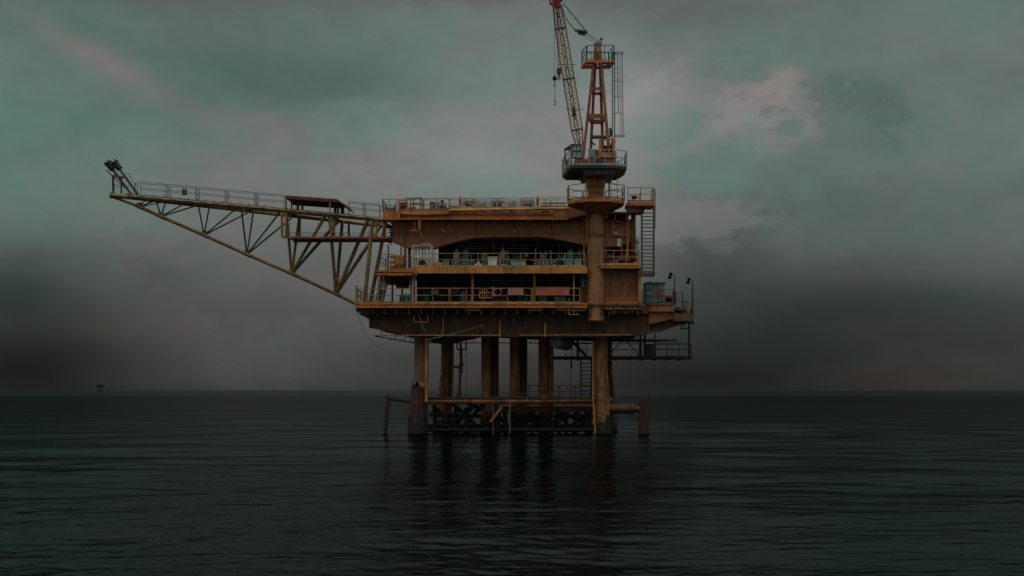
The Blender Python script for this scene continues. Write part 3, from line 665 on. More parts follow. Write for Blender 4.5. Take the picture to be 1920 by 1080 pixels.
# ================================================================== CRANE
CR = thing('pedestal_crane', (cx, YC, rz(338)), 'lattice boom crane with tall A frame mast on the amber pedestal', 'crane')
zf = at(0, 310, -1.9).z
def cp(px, Y): return (at(px, 300, Y).x, Y)
plan = [cp(1069, -1.9), cp(1154, -1.9), cp(1175, -1.4), cp(1171, 1.2), cp(1160, 3.1), cp(1056, 3.1), cp(1054, 2.2)]
m = MB(); m.plan(plan, zf-.2, zf); pf = m.build('slewing_platform', 'dark', CR)
m = MB()
for i in range(9):
    Y = -1.7+i*.55; xl = cp(1068-12*i/8, Y)[0]+.15; xr = cp(1156, Y)[0]; m.box(xl, xr, Y, Y+.1, zf-.36, zf-.203)
m.box(cp(1092, 0)[0], cp(1150, 0)[0], -1.7, 2.5, zf-.62, zf-.363); m.build('platform_joist', 'dark', pf)
m = MB(); m.lathe((cx, YC, 0), [(.62, rz(339.5)), (.98, rz(336.5)), (1.02, rz(331)), (1.25, rz(329)), (1.3, zf-.63)], 28); m.build('slewing_ring', 'dark', CR)
m = MB(); m.poly([at(1083, 334, 0), at(1090, 333, 0), at(1091, 341, 0), at(1094, 335, 0)], .04, 5); m.poly([at(1143, 331, 2.5), at(1156, 332, 2.5), at(1157, 325, 2.5)], .05, 5); m.build('hydraulic_hose', 'black', CR)
hp_ = [cp(1054, 2.2), cp(1069, -1.9), cp(1105, -1.95), cp(1114, -1.95), cp(1154, -1.9), cp(1175, -1.4), cp(1171, 1.2), cp(1160, 3.1), cp(1056, 3.1), cp(1054, 2.2)]
for a, b in zip(hp_[:-1], hp_[1:]):
    railing(CR, (*a, zf), (*b, zf), 1.14, 'slate', 2.6, .032, 1, 1 if math.dist(a, b) > 1.5 else 0, True)
# machinery house, cabin
m = MB(); m.box(cp(1076, 0)[0], cp(1153, 0)[0], -1.5, 1.8, zf+.002, zf+.55); m.build('machinery_base', 'crane', CR)
m = MB(); m.box(cp(1100, 0)[0], cp(1153, 0)[0], -1.35, 1.6, zf+.56, zf+.66); m.box(cp(1124, 0)[0], cp(1152, 0)[0], -1.6, -1.45, zf+.67, zf+1.0); m.build('machinery_base', 'orange', CR)
m = MB(); c0 = (cp(1120, 0)[0], -1.62, zf+.05); n = 14
vs = [(c0[0]+.62*math.cos(math.pi*i/n), c0[1], c0[2]+.50*math.sin(math.pi*i/n)) for i in range(n+1)]
vs2 = [(x, y+.1, z) for x, y, z in vs]
m.quad_mesh(vs+vs2, [list(range(n+1)), list(range(2*n+1, n, -1))]+[(i, i+1, n+2+i, n+1+i) for i in range(n)]); m.build('drum_guard', 'aqua' if False else 'deepteal', CR)
m = MB()                                             # cabin shell
xa, xb = cp(1073, -1.5)[0], cp(1089.5, -1.5)[0]; zc = zf+1.55
for (x, y) in ((xa, -1.5), (xb, -1.5), (xa-.45, .5), (xb-.3, .5)): m.box(x-.05, x+.05, y-.05, y+.05, zf+.56, zc)
m.quad_mesh([(xa-.06, -1.56, zc), (xb+.06, -1.56, zc), (xb-.25, .6, zc), (xa-.55, .6, zc), (xa-.06, -1.56, zc+.1), (xb+.06, -1.56, zc+.1), (xb-.25, .6, zc+.1), (xa-.55, .6, zc+.1)], [(0,3,2,1),(4,5,6,7),(0,1,5,4),(1,2,6,5),(2,3,7,6),(3,0,4,7)])
m.box(xa+.05, xb-.05, -1.53, -1.47, zf+.552, zf+.7); m.box((xa+xb)/2-.03, (xa+xb)/2+.03, -1.53, -1.47, zf+.7, zc); m.box(xa+.05, xb-.05, -1.53, -1.47, zf+1.1, zf+1.15)
cab = m.build('operator_cabin', 'deepteal', CR)
m = MB(); m.box(xa-.18, xa-.02, -1.53, -1.46, zf+.003, zc-.02); m.box(xa-.45, xa-.2, -.4, .45, zf+.003, zf+.7); m.build('cabin_panel', 'crane', cab)
m = MB(); m.box(xa+.06, xb-.06, -1.49, -1.485, zf+.7, zc-.01); m.build('pane', 'glass', cab)
# engine
m = MB()
for x in (1125.5, 1151): m.box(cp(x, -1.5)[0]-.09, cp(x, -1.5)[0]+.09, -1.45, -1.25, zf+.67, zf+2.1)
for x in (1125.5, 1151): m.box(cp(x, 1)[0]-.09, cp(x, 1)[0]+.09, .9, 1.1, zf+.67, zf+2.0)
m.box(cp(1125.5, 0)[0]+.09, cp(1151, 0)[0]-.09, -1.42, -1.28, zf+1.95, zf+2.05)
for x in (1125.5, 1151): m.box(cp(x, 0)[0]-.05, cp(x, 0)[0]+.05, -1.25, .9, zf+1.85, zf+1.93)
m.box(cp(1125.5, 0)[0]+.09, cp(1151, 0)[0]-.09, .95, 1.05, zf+1.85, zf+1.95); m.build('engine_frame', 'orange', CR)
m = MB()
ex0, ex1 = cp(1128, 0)[0], cp(1149, 0)[0]
m.box(ex0, ex1, -.9, .6, zf+.67, zf+1.35); m.box(ex0+.1, ex1-.1, -.6, .4, zf+1.35, zf+1.7)
for i in range(4): m.tube((ex0+.15+.17*i, -.95, zf+1.0), (ex0+.15+.17*i, -.95, zf+1.5), .05, n=6)
m.ring((ex0+.35, -1.0, zf+1.15), .2, .04); m.build('engine', 'dark', CR)
m = MB(); m.box(ex1-.18, ex1-.04, -1.2, .8, zf+.9, zf+1.9); m.build('radiator', 'black', CR)
m = MB(); m.tube((cp(1111, -.8)[0], -.8, zf+2.3), (cp(1142, -.8)[0], -.8, zf+2.3), .14, n=12); m.tube((cp(1108, -.8)[0], -.8, zf+2.28), (cp(1112, -.8)[0], -.8, zf+2.3), .08, n=8)
m.poly([(cp(1109, -.8)[0], -.8, zf+2.2), (cp(1109, -.8)[0], -.8, zf+1.9), (cp(1116, -.8)[0], -.8, zf+1.7)], .07, 8); m.build('muffler', 'deepteal', CR)
m = MB(); m.poly([(cp(1142, -.8)[0], -.8, zf+2.3), (cp(1145, -.8)[0], -.8, zf+2.4), (cp(1145, -.8)[0], -.8, zf+2.75), (cp(1143.5, -.8)[0], -.8, zf+2.95)], .09, 8); m.build('exhaust_pipe', 'black', CR)
m = MB(); m.lathe((cp(1138, -.8)[0], -.8, zf+2.45), [(.06, 0), (.06, .15), (.17, .17), (.15, .3), (.03, .34)], 12); m.build('air_filter', 'teal', CR)
m = MB(); m.tube((cp(1117, -.9)[0], -.9, zf+.9), (cp(1117, .8)[0], .8, zf+.9), .3, n=14); m.tube((cp(1117, -.9)[0], -.92, zf+.9), (cp(1117, -.9)[0], -.86, zf+.9), .42, n=14); m.build('winch_drum', 'redrail', CR)
m = MB(); m.box(cp(1104, -1)[0], cp(1114, -1)[0], -1.6, -1.4, zf+.67, zf+1.25); m.build('control_box', 'slate', CR)
# A frame
top = [Vector((at(1117, 86, -.35).x, -.35, 0)), Vector((at(1124, 86, -.35).x, -.35, 0)), Vector((at(1117.5, 86, .5).x, .5, 0)), Vector((at(1124.5, 86, .5).x, .5, 0))]
zt = at(0, 86, 0).z; zb = zf+.56
foot = [Vector((cp(1093, -1.1)[0], -1.1, zb)), Vector((cp(1143, -1.1)[0], -1.1, zb)), Vector((cp(1106, 1.7)[0], 1.7, zb)), Vector((cp(1131, 1.7)[0], 1.7, zb))]
AF = None
for t, f in zip(top, foot):
    t.z = zt; m = MB(); m.bar(f, t, .21, .21); m.build('mast_leg', 'crane', CR)
def mix(i, y):
    z = at(0, y, 0).z; k = (z-zb)/(zt-zb); return foot[i].lerp(top[i], k)
for y, w in ((170, .2), (222, .34)):
    m = MB()
    for a, b in ((0, 1), (2, 3), (0, 2), (1, 3)): m.bar(mix(a, y), mix(b, y), .16, w)
    m.build('mast_crossbar', 'crane', CR)
m = MB(); c = (top[0]+top[3])/2; m.box(c.x-.28, c.x+.28, -.4, .6, zt-1.15, zt-.5); m.box(c.x-.24, c.x-.12, -.38, .55, zt-.5, zt+.05); m.box(c.x+.12, c.x+.24, -.38, .55, zt-.5, zt+.05); m.build('mast_head', 'crane', CR)
m = MB()
for k in range(3): m.ring((c.x-.18+.18*k, .0, zt+.12), .17, .05, (1, 0, .1), 14)
m.tube((c.x-.3, 0, zt+.12), (c.x+.3, 0, zt+.12), .06, n=8); m.tube((c.x-.05, 0, zt+.1), (c.x-.05, 0, zt+.5), .025, n=5); m.tube((c.x+.05, 0, zt+.1), (c.x+.05, 0, zt+.5), .025, n=5); m.build('mast_sheave', 'deepteal', CR)
m = MB(); ap = at(1128, 82, 0); m.tube(ap, ap+Vector((0, 0, .45)), .03, n=6); m.box(ap.x-.12, ap.x+.06, -.03, .03, ap.z+.3, ap.z+.42); m.tube(ap+Vector((-.15, 0, .2)), ap+Vector((.1, 0, .45)), .03, n=5); m.build('wind_vane', 'navy', CR)
# mast basket
bz = at(0, 115.5, -1.0).z
bp = [(at(1099.5, 100, -1.0).x, -1.0), (at(1151.5, 100, -1.0).x, -1.0), (at(1142, 100, .9).x, .9), (at(1090.5, 100, .9).x, .9)]
m = MB()
for a, b in zip(bp, bp[1:]+bp[:1]): m.bar((*a, bz), (*b, bz), .12, .16)
for t in (.15, .33, .5, .66, .85):
    a = Vector((*bp[0], bz)).lerp(Vector((*bp[1], bz)), t); b = Vector((*bp[3], bz)).lerp(Vector((*bp[2], bz)), t); m.bar(a, b, .06, .1)
for s in (0, 1):
    for Yk in (.3, .75):
        t0, t1 = ((0, .36), (.6, 1))[s]
        A0 = Vector((*bp[0], bz)).lerp(Vector((*bp[3], bz)), Yk); B0 = Vector((*bp[1], bz)).lerp(Vector((*bp[2], bz)), Yk)
        m.bar(A0.lerp(B0, t0), A0.lerp(B0, t1), .5, .05)
m.build('mast_platform', 'orange', CR)
for a, b in zip(bp, bp[1:]+bp[:1]):
    railing(CR, (*a, bz), (*b, bz), 1.2, 'darkteal', 3, .03, 1, 1 if math.dist(a, b) < 1.95 else 2, False)
# caged ladder
lx = at(1150.3, 200, -.6).x
ladder(CR, (lx, -.6, zf), (lx, -.6, at(0, 97, -.6).z), .17, .3, .035, 'darkteal', name='mast_ladder', rung=.015)
m = MB(); zs = [at(0, y, -.6).z for y in (99, 151, 181, 212, 255)]
for i, z in enumerate(zs):
    rr = .27 if i else .3
    if i == 4: rr = .36
    m.ring((lx+.12+rr, -.6, z), rr, .035 if i in (0, 4) else .018, (0, 0, 1), 18)
for k in range(5):
    a = R(-70+35*k*1.0); m.tube((lx+.12+.27+.27*math.cos(a), -.6+.27*math.sin(a), zs[0]), (lx+.12+.30+.33*math.cos(a), -.6+.3*math.sin(a), zs[4]), .012, n=5)
m.tube((lx+.28, -.75, zs[0]), (lx+.34, -.75, zs[3]), .035, n=6)
m.build('ladder_cage', 'grey', CR)
# boom
ft = Vector((at(1089, 288, -.9).x, -.9, at(0, 288, -.9).z)); tip = Vector((at(1043, 4, -3.2).x, -3.2, at(0, 4, -3.2).z))
ax = (tip-ft); BL = ax.length; ax.normalize()
u = ax.cross(Vector((0, 1, 0))).normalized(); v = ax.cross(u).normalized()
c45 = (u*math.cos(R(28))+v*math.sin(R(28))); s45 = (-u*math.sin(R(28))+v*math.cos(R(28)))
def bw(t):                                            # half width along the boom
    return .13 + .17*min(1, t/.16) if t < .16 else (.30 if t < .8 else .30 - .12*(t-.8)/.2)
def bc(t, i):
    a, b = ((1, 1), (1, -1), (-1, -1), (-1, 1))[i]; w = bw(t); return ft + ax*BL*t + c45*a*w + s45*b*w
secs = [(0, .16, 'cone'), (.16, .5, 'cone'), (.5, .83, 'cone'), (.83, 1.02, 'buoyred')]
for t0, t1, mt in secs:
    m = MB(); N_ = max(2, int(round((t1-t0)*26)))
    for i in range(4): m.tube(bc(t0, i), bc(t1, i), .045, n=6)
    for k in range(N_):
        a = t0+(t1-t0)*k/N_; b = t0+(t1-t0)*(k+1)/N_
        for i in range(4):
            j = (i+1) % 4
            if k % 2: m.tube(bc(a, i), bc(b, j), .02, n=5)
            else: m.tube(bc(a, j), bc(b, i), .02, n=5)
        if k % 2 == 0:
            for i in range(4): m.tube(bc(a, i), bc(a, (i+1) % 4), .02, n=5)
    m.build('boom_section', mt, CR)
for t in (.16, .5, .83):
    m = MB()
    for i in range(4): m.bar(bc(t, i), bc(t, (i+1) % 4), .09, .12)
    m.build('boom_joint', 'deepteal', CR)
m = MB()
for y, xa_, xb_ in ((121, 1046, 1080), (205, 1062, 1096)): m.tube(at(xa_, y, -2), at(xb_, y, -1.8), .022, n=5)
m.build('rope_guide', 'darkteal', CR)
m = MB(); m.box(*[f(bc(.3, 0).x, bc(.3, 2).x) for f in (min, max)], -2, -1.7, bc(.3, 0).z-.5, bc(.3, 0).z+.1); m.build('boom_winch', 'dark', CR)
m = MB()
for k in range(3):
    m.ring(tip+Vector((-.22, -.1+.1*k, .05)), .24, .06, (0.1, 1, 0), 16); m.ring(tip+Vector((.28, -.1+.1*k, .25)), .16, .05, (0, 1, 0), 14)
m.bar(tip+Vector((-.3, 0, .1)), tip+Vector((.35, 0, .25)), .3, .12); m.box(tip.x-.25, tip.x+.3, tip.y-.2, tip.y+.2, tip.z-.35, tip.z+.05); m.bar(tip+Vector((.1, 0, 0)), tip+Vector((.05, 0, .75)), .25, .2)
m.build('boom_head', 'buoyred', CR)
blk = at(1091, 60, -1.6)
m = MB()
sag = []
a = at(1054, 10, -3.1); b = at(1079, 57, -1.9)
for i in range(7):
    t = i/6; p = a.lerp(b, t); p.x -= .22*math.sin(math.pi*t); sag.append(p)
m.poly(sag, .032, 5); m.poly([at(1056, 6, -3.1), at(1100, 60, -1.7)], .035, 5); m.build('boom_pendant', 'black', CR)
m = MB(); m.poly([at(1084, 58, -1.7), at(1098, 61, -1.6)], .16, 8); m.tube(at(1078, 57, -1.8), at(1085, 58, -1.7), .09, n=6); m.tube(at(1097, 60, -1.6), at(1101, 60, -1.6), .12, n=8)
m.ring(at(1088, 61, -1.7), .15, .05); m.ring(at(1094, 62, -1.7), .15, .05); m.build('bridle_block', 'deepteal', CR)
m = MB()
for (xx, yy), (x2, y2) in (((1101, 61), (1118, 74)), ((1097, 64), (1115, 77)), ((1094, 66), (1112, 80)), ((1099, 62), (1117, 76))): m.tube(at(xx, yy, -1.6), at(x2, y2, -.1), .014, n=5)
m.build('luffing_rope', 'dark', CR)
m = MB()
for x, y1 in ((1039.6, 143), (1045.5, 130), (1047.5, 130), (1049.5, 130)): m.tube(at(1040+(x-1040)*.6, 12, -3.2), at(x, y1, -3.2), .012, n=5)
m.build('hoist_rope', 'dark', CR)
m = MB(); m.lathe(at(1040, 147, -3.2), [(.03, .3), (.06, .2), (.17, .06), (.17, -.06), (.05, -.18)][::-1], 12); m.tube(at(1040, 151, -3.2), at(1040, 158, -3.2), .03, n=5); m.ring(at(1040, 161, -3.2), .08, .022); m.ring(at(1040, 166, -3.2), .05, .02, (1, 0, 0), 10)
m.tube(at(1040, 168, -3.2), at(1040.4, 187, -3.2), .018, n=5); m.ring(at(1040.5, 189, -3.2), .07, .02)
hk = at(1040.6, 194, -3.2); m.poly([hk+Vector((0, 0, .15)), hk+Vector((.02, 0, .03)), hk+Vector((.07, 0, -.05)), hk+Vector((.0, 0, -.14)), hk+Vector((-.09, 0, -.06))], .028, 6); m.build('headache_ball', 'black', CR)
m = MB(); b_ = at(1048, 134, -3.2); m.box(b_.x-.14, b_.x+.14, -3.3, -3.1, b_.z-.2, b_.z+.22); m.lathe((b_.x, -3.36, b_.z), [(.17, 0), (.17, .32)], 14, (0, 1, 0)); m.tube(b_+Vector((0, 0, -.2)), b_+Vector((0, 0, -.4)), .07, n=8); m.ring(b_+Vector((0, 0, -.52)), .09, .035); m.build('hook_block', 'maroon', CR)

# ================================================================== DECK EQUIPMENT (things of their own)
TD = at(0, 397, .2).z; zMid = at(0, 501.6, .15).z; zMain = at(0, 569.2, .15).z
def wx(px, Y): return at(px, 400, Y).x

# cylinder rack (white slatted)
Y = .9; t = thing('gas_bottle_rack', (wx(792, Y), Y, zMid), 'tall white rack packed with upright white gas bottles on the mid deck', 'gas bottle rack')
h = 1.75; w = .73
m = MB()
for sx in (-1, 1):
    for y in (Y, Y+1.0): m.box(t.location.x+sx*w-.04, t.location.x+sx*w+.04, y-.04, y+.04, zMid, zMid+h)
for z in (.1, .85, h-.06):
    m.box(t.location.x-w+.041, t.location.x+w-.041, Y-.03, Y+.02, zMid+z, zMid+z+.06)
m.box(t.location.x-.1, t.location.x+.6, Y-.02, Y+.04, zMid+h+.08, zMid+h+.16); m.box(t.location.x-.1, t.location.x-.04, Y-.02, Y+.04, zMid+h-.05, zMid+h+.08); m.box(t.location.x+.54, t.location.x+.6, Y-.02, Y+.04, zMid+h-.05, zMid+h+.08); m.box(t.location.x-w+.041, t.location.x+w-.041, Y+.98, Y+1.03, zMid+h-.06, zMid+h)
for sx in (-1, 1): m.box(t.location.x+sx*w-.03, t.location.x+sx*w+.03, Y+.041, Y+.959, zMid+h-.06, zMid+h-.001)
m.build('rack_frame', 'white', t)
for i in range(6):
    for j in range(2):
        x = t.location.x-.6+.24*i; m = MB(); m.lathe((x, Y+.22+.35*j, zMid+.03), [(.10, 0), (.105, .05), (.105, 1.4), (.06, 1.52), (.03, 1.56), (.03, 1.64)], 12); m.build('gas_bottle', 'white', t)
# horizontal drum with open mouth
def drum(px, Y, rad, ln, mat, mouth, label, ax_=(0, 1, 0), name='steel_drum', cat='drum', group=None, dz=0):
    t = thing(name, (wx(px, Y), Y, zMid+dz), label, cat, group); c = Vector((wx(px, Y), Y, zMid+dz+rad+.02))
    m = MB(); a = Vector(ax_).normalized(); m.lathe(c, [(rad*.96, 0), (rad, .03), (rad, ln*.33), (rad*1.04, ln*.35), (rad, ln*.37), (rad, ln*.66), (rad*1.04, ln*.68), (rad, ln*.7), (rad, ln-.03), (rad*.96, ln)], 20, a); m.build('drum_body', mat, t)
    m = MB(); m.lathe(c-a*.012, [(rad*.82, 0), (rad*.8, .01)], 20, a); m.build('drum_end', mouth, t)
    m = MB(); p = a.cross(Vector((0, 0, 1))); m.bar(c+p*rad*.7-Vector((0, 0, rad))+a*.1, c+p*rad*.7-Vector((0, 0, rad))+a*(ln-.1), .1, .08); m.bar(c-p*rad*.7-Vector((0, 0, rad))+a*.1, c-p*rad*.7-Vector((0, 0, rad))+a*(ln-.1), .1, .08); m.build('cradle', 'umber', t)
    return t
drum(791.5, .35, .31, .5, 'orange', 'black', 'orange blower with round black mouth in front of the white bottle rack', name='ventilation_blower', cat='blower')
drum(812, .7, .22, .8, 'orange', 'umber', 'small orange motor lying right of the white bottle rack', (1, .15, 0), 'electric_motor', 'motor')

def crate(px0, px1, y0, Y, dep, mat, label, z0, name='storage_crate', cat='crate', group=None, lid=None, ribs=3):
    x0, x1 = wx(px0, Y), wx(px1, Y); h = at(0, y0, Y).z - z0
    t = thing(name, ((x0+x1)/2, Y+dep/2, z0), label, cat, group)
    m = MB(); m.box(x0, x1, Y, Y+dep, z0+.08, z0+h)
    for i in range(ribs+1):
        x = x0+.05+(x1-x0-.1)*i/max(1, ribs); m.box(x-.025, x+.025, Y-.03, Y-.003, z0+.1, z0+h-.05)
    m.build('crate_body', mat, t, .015)
    m = MB(); m.box(x0-.03, x1+.03, Y-.04, Y+dep+.03, z0+h+.003, z0+h+.07); m.build('lid', lid or mat, t)
    m = MB(); m.box(x0+.05, x0+.15, Y, Y+dep, z0, z0+.077); m.box(x1-.15, x1-.05, Y, Y+dep, z0, z0+.077); m.build('skid', 'dark', t)
    return t
crate(831, 842, 488, .8, .6, 'teal', 'pale teal crate between the orange motor and a railing gap', zMid)
crate(915, 932, 483, .5, .8, 'white', 'white bin with a thick white lid by the mid deck railing', zMid, 'lidded_bin', 'bin')
crate(958, 986, 488.5, .6, .9, 'slate', 'wide grey canvas covered bin in the middle of the mid deck', zMid, 'cargo_bin', 'bin')
crate(1061, 1074, 487, .6, .7, 'teal', 'green chest, left one of two boxes beside the crane pedestal', zMid, 'deck_box', 'box', 'deck boxes beside the pedestal')
crate(1077, 1090, 487, .6, .7, 'slate', 'grey chest, right one of two boxes beside the crane pedestal', zMid, 'deck_box', 'box', 'deck boxes beside the pedestal')
crate(1043, 1053, 487, 1.2, .6, 'navy', 'dark blue box left of the green chest on the mid deck', zMid, 'deck_box', 'box')
crate(832, 845, 479, 3.0, 1.0, 'deepteal', 'dark teal tank box in the shade behind the orange motor', zMid, 'tank_box', 'box')
# pipes bundle
def bundle(px0, px1, Y, z0, rows, r, mat, label, name='pipe_bundle', cat='pipes'):
    t = thing(name, (wx((px0+px1)/2, Y), Y, z0), label, cat)
    for k, (dy, dz) in enumerate(rows):
        m = MB(); m.tube((wx(px0, Y)+random.uniform(0, .15), Y+dy, z0+dz+r), (wx(px1, Y)-random.uniform(0, .15), Y+dy, z0+dz+r), r, n=8); m.build('pipe_length', mat, t)
    m = MB()
    for p in (.2, .8): x = wx(px0+(px1-px0)*p, Y); m.box(x-.04, x+.04, Y-.1, Y+.5, z0, z0+.05)
    m.build('support_block', 'dark', t)
bundle(935, 953, .5, zMid, [(0, .05), (.14, .05), (.28, .05), (.07, .18), (.21, .18)], .06, 'teal', 'short stack of teal pipes lying next to the white lidded bin')
# white sacks
t = thing('cargo_sack', (wx(897, .6), .6, zMid), 'crumpled white sacks heaped behind the mid deck railing', 'sacks')
for k, (dx, dz, r) in enumerate(((-.18, 0, .17), (.12, 0, .19), (0, .2, .15))):
    m = MB(); m.lathe((wx(897, .6)+dx, .6, zMid+dz), [(r*.7, 0), (r, .07), (r*.95, .18), (r*.5, .27), (r*.2, .31)], 9); m.build('sack', 'white', t)
# wellhead christmas trees
def wellhead(px, Y, h, mat):
    x = wx(px, Y); t = thing('wellhead_valve', (x, Y, zMid), '', 'valve')
    m = MB(); m.lathe((x, Y, zMid), [(.16, 0), (.16, .08), (.08, .1), (.08, .38), (.15, .4), (.15, .48), (.08, .5), (.08, .85), (.14, .87), (.14, .95), (.06, .97), (.06, h)], 12); m.build('valve_body', mat, t)
    m = MB(); m.tube((x-.24, Y, zMid+.68), (x+.24, Y, zMid+.68), .055, n=8); m.tube((x-.26, Y, zMid+.68), (x-.22, Y, zMid+.68), .1, n=8); m.tube((x+.22, Y, zMid+.68), (x+.26, Y, zMid+.68), .1, n=8); m.build('side_outlet', mat, t)
    m = MB(); m.ring((x, Y-.2, zMid+.3), .12, .02); m.tube((x, Y-.2, zMid+.3), (x, Y, zMid+.3), .025, n=6); m.build('handwheel', 'redrail', t)
    m = MB(); m.lathe((x, Y, zMid+h), [(.05, 0), (.1, .03), (.1, .14), (.03, .2)], 10); m.build('cap', mat, t)
    return t
specs = [(951, 2.6, 1.35, 'valve tree at the left of the row, beside the upright brown pipe'), (975, 2.9, 1.2, 'valve tree second from the left, behind the wide grey bin'),
         (1004, 2.2, 1.45, 'tallest valve tree, behind the gap in the mid deck railing'), (1014, 1.9, 1.15, 'valve tree immediately right of the tallest valve tree'),
         (1023, 2.1, 1.2, 'valve tree fifth from the left, behind the rightmost railing'), (1033, 2.3, 1.35, 'valve tree at the right end of the row, near the dark blue box')]
for px, Y, h, lb in specs:
    w_ = wellhead(px, Y, h, 'grey'); w_['label'] = 'grey wellhead ' + lb; w_['group'] = 'wellhead valve trees on the mid deck'
t = thing('control_valve', (wx(987, 1.6), 1.6, zMid), 'bright orange capped control valve standing above the wide grey bin', 'valve')
m = MB(); m.lathe((wx(987, 1.6), 1.6, zMid), [(.07, 0), (.07, .8), (.13, .82), (.13, .9), (.05, .92)], 10); m.build('valve_body', 'dark', t)
m = MB(); m.lathe((wx(987, 1.6), 1.6, zMid+.92), [(.05, 0), (.18, .05), (.18, .12), (.06, .2), (.05, .3)], 12); m.build('actuator', 'orange', t)
# yellow pump skid at left of mid deck
t = thing('pump_skid', (wx(745, 1), 1, at(0, 507, .5).z), 'amber pump with ribbed upright cylinder on the left side deck', 'pump')
z0 = at(0, 506, .5).z
m = MB(); m.lathe((wx(737, 1), 1, z0), [(.2, 0), (.2, .25), (.24, .27), (.24, .4), (.19, .42), (.19, .6), (.24, .62), (.24, .74), (.19, .76), (.19, 1.0), (.23, 1.02), (.22, 1.15), (.1, 1.25)], 14); m.build('pump_cylinder', 'amber', t)
m = MB(); m.box(wx(742, 1), wx(756, 1), .9, 1.6, z0+.45, z0+1.1); m.tube((wx(741, 1), 1.2, z0+.95), (wx(757, 1), 1.2, z0+.95), .24, n=12); m.build('motor', 'amber', t)
m = MB(); m.box(wx(742, 1), wx(757, 1), .85, 1.65, z0+.05, z0+.44); m.build('base_block', 'redrail', t)
m = MB(); m.box(wx(734, 1), wx(759, 1), .8, 1.7, z0, z0+.05); m.build('skid', 'umber', t)

# lifebuoy, signs and rack on main deck railing
t = thing('lifebuoy', at(933.5, 548, -.03), 'red ring lifebuoy hanging on the main deck railing', 'lifebuoy')
m = MB(); m.ring(at(933.5, 548.5, -.04), .27, .07, (0, 1, 0), 26, 8); m.build('ring', 'buoyred', t)
m = MB()
for a in range(4):
    c = at(933.5, 548.5, -.04)+Vector((.27*math.cos(R(45+90*a)), 0, .27*math.sin(R(45+90*a)))); m.ring(c, .082, .012, (-math.sin(R(45+90*a)), 0, math.cos(R(45+90*a))), 10, 5)
m.poly([at(924, 538, -.06), at(925, 552, -.06), at(928, 556, -.06)], .025, 5); m.build('grab_rope', 'white', t)
def board(px0, px1, y0, y1, mat, label, Y=-.06, frame='tan', name='sign_board', cat='board', group=None):
    t = thing(name, at((px0+px1)/2, y1, Y), label, cat, group)
    m = MB(); m.pbox(px0+.4, px1-.4, y0+.4, y1-.4, Y, Y+.03); m.build('panel', mat, t)
    m = MB(); m.pbox(px0, px1, y0-.4, y0+.4, Y-.02, Y+.05); m.pbox(px0, px1, y1-.4, y1+.4, Y-.02, Y+.05); m.pbox(px0-.4, px0+.4, y0+.42, y1-.42, Y-.02, Y+.05); m.pbox(px1-.4, px1+.4, y0+.42, y1-.42, Y-.02, Y+.05); m.build('frame', frame, t)
    return t
board(952, 981.5, 539, 553, 'pink', 'short pale red blank board fixed on the main deck railing')
board(1005, 1067, 538.5, 553, 'panelred', 'long red orange blank board fixed on the main deck railing', frame='orange')
t = board(809, 821.5, 543.5, 552, 'tan', 'small tan notice plate near the left end of the main deck railing')
m = MB()
for k in range(3): m.pbox(811, 819.5, 545.2+2*k, 545.9+2*k, -.075, -.062)
m.build('text_line', 'umber', t)
board(1186.5-29.5, 1186.5-22, 447, 462, 'white', 'plain white plate mounted above the right balcony railing', 1.0, 'slate')
t = thing('rail_rack', at(910, 559, -.05), 'small amber rack frame hooked over the main deck railing', 'rack')
m = MB(); Y = -.07; m.poly([at(899, 549, Y), at(899, 558.5, Y), at(922, 558.5, Y), at(922, 549, Y), at(899, 549, Y)], .04, 6)
for x in (900, 905, 909, 913): m.tube(at(x, 540, Y), at(x, 558, Y), .025, n=5)
m.build('rack_bars', 'amber', t)
t = thing('cable_coil', at(853, 543, .4), 'purple coil hanging behind the main deck railing', 'coil')
m = MB(); m.ring(at(853, 545, .4), .2, .05, (.5, 1, 0)); m.ring(at(855, 546, .45), .17, .05, (.3, 1, .2)); m.tube(at(853, 538, .4), at(853, 543, .4), .02, n=5); m.build('coil', 'maroon', t)
# drums on main deck
def barrel(px, Y, mat, label, z0, r=.24, h=.72, group=None):
    t = thing('steel_barrel', (wx(px, Y), Y, z0), label, 'barrel', group)
    m = MB(); m.lathe((wx(px, Y), Y, z0), [(r*.96, 0), (r, .03), (r, h*.33), (r*1.05, h*.35), (r, h*.37), (r, h*.64), (r*1.05, h*.66), (r, h*.68), (r, h-.03), (r*.95, h)], 18); m.build('barrel_body', mat, t)
    m = MB(); m.lathe((wx(px, Y)+r*.5, Y, z0+h), [(.04, 0), (.04, .03)], 8); m.build('bung', 'white', t)
    return t
barrel(755, .8, 'navy', 'dark navy barrel, left one of the two, on the main deck by the stairs', zMain, group='blue barrels at the left of the main deck')
barrel(766, .8, 'navy', 'dark navy barrel partly hidden behind the aqua hose, beside the brown post', zMain, group='blue barrels at the left of the main deck')
t = thing('hose_bundle', (wx(761, .4), .4, zMain), 'bright aqua hose bundle standing before the navy barrels', 'hose')
m = MB(); m.poly([(wx(761, .4), .4, zMain), (wx(760.5, .4), .4, zMain+.35), (wx(762.5, .4), .4, zMain+.6), (wx(761.5, .4), .4, zMain+.8)], .06, 7); m.poly([(wx(763.5, .4), .45, zMain), (wx(764, .4), .45, zMain+.3), (wx(762, .4), .45, zMain+.5)], .05, 7); m.build('hose', 'aqua', t)
t = thing('mooring_rope', at(668, 584, .5), 'thin slack rope looping down from the left corner of the main deck', 'rope')
pts = []
for i in range(15):
    k = i/14; pts.append(at(668+68*k, 584 + (640-584)*k + 46*math.sin(math.pi*min(1, k*1.08))*(.75), .5))
m = MB(); m.poly(pts, .017, 5); m.build('rope', 'rope', t)
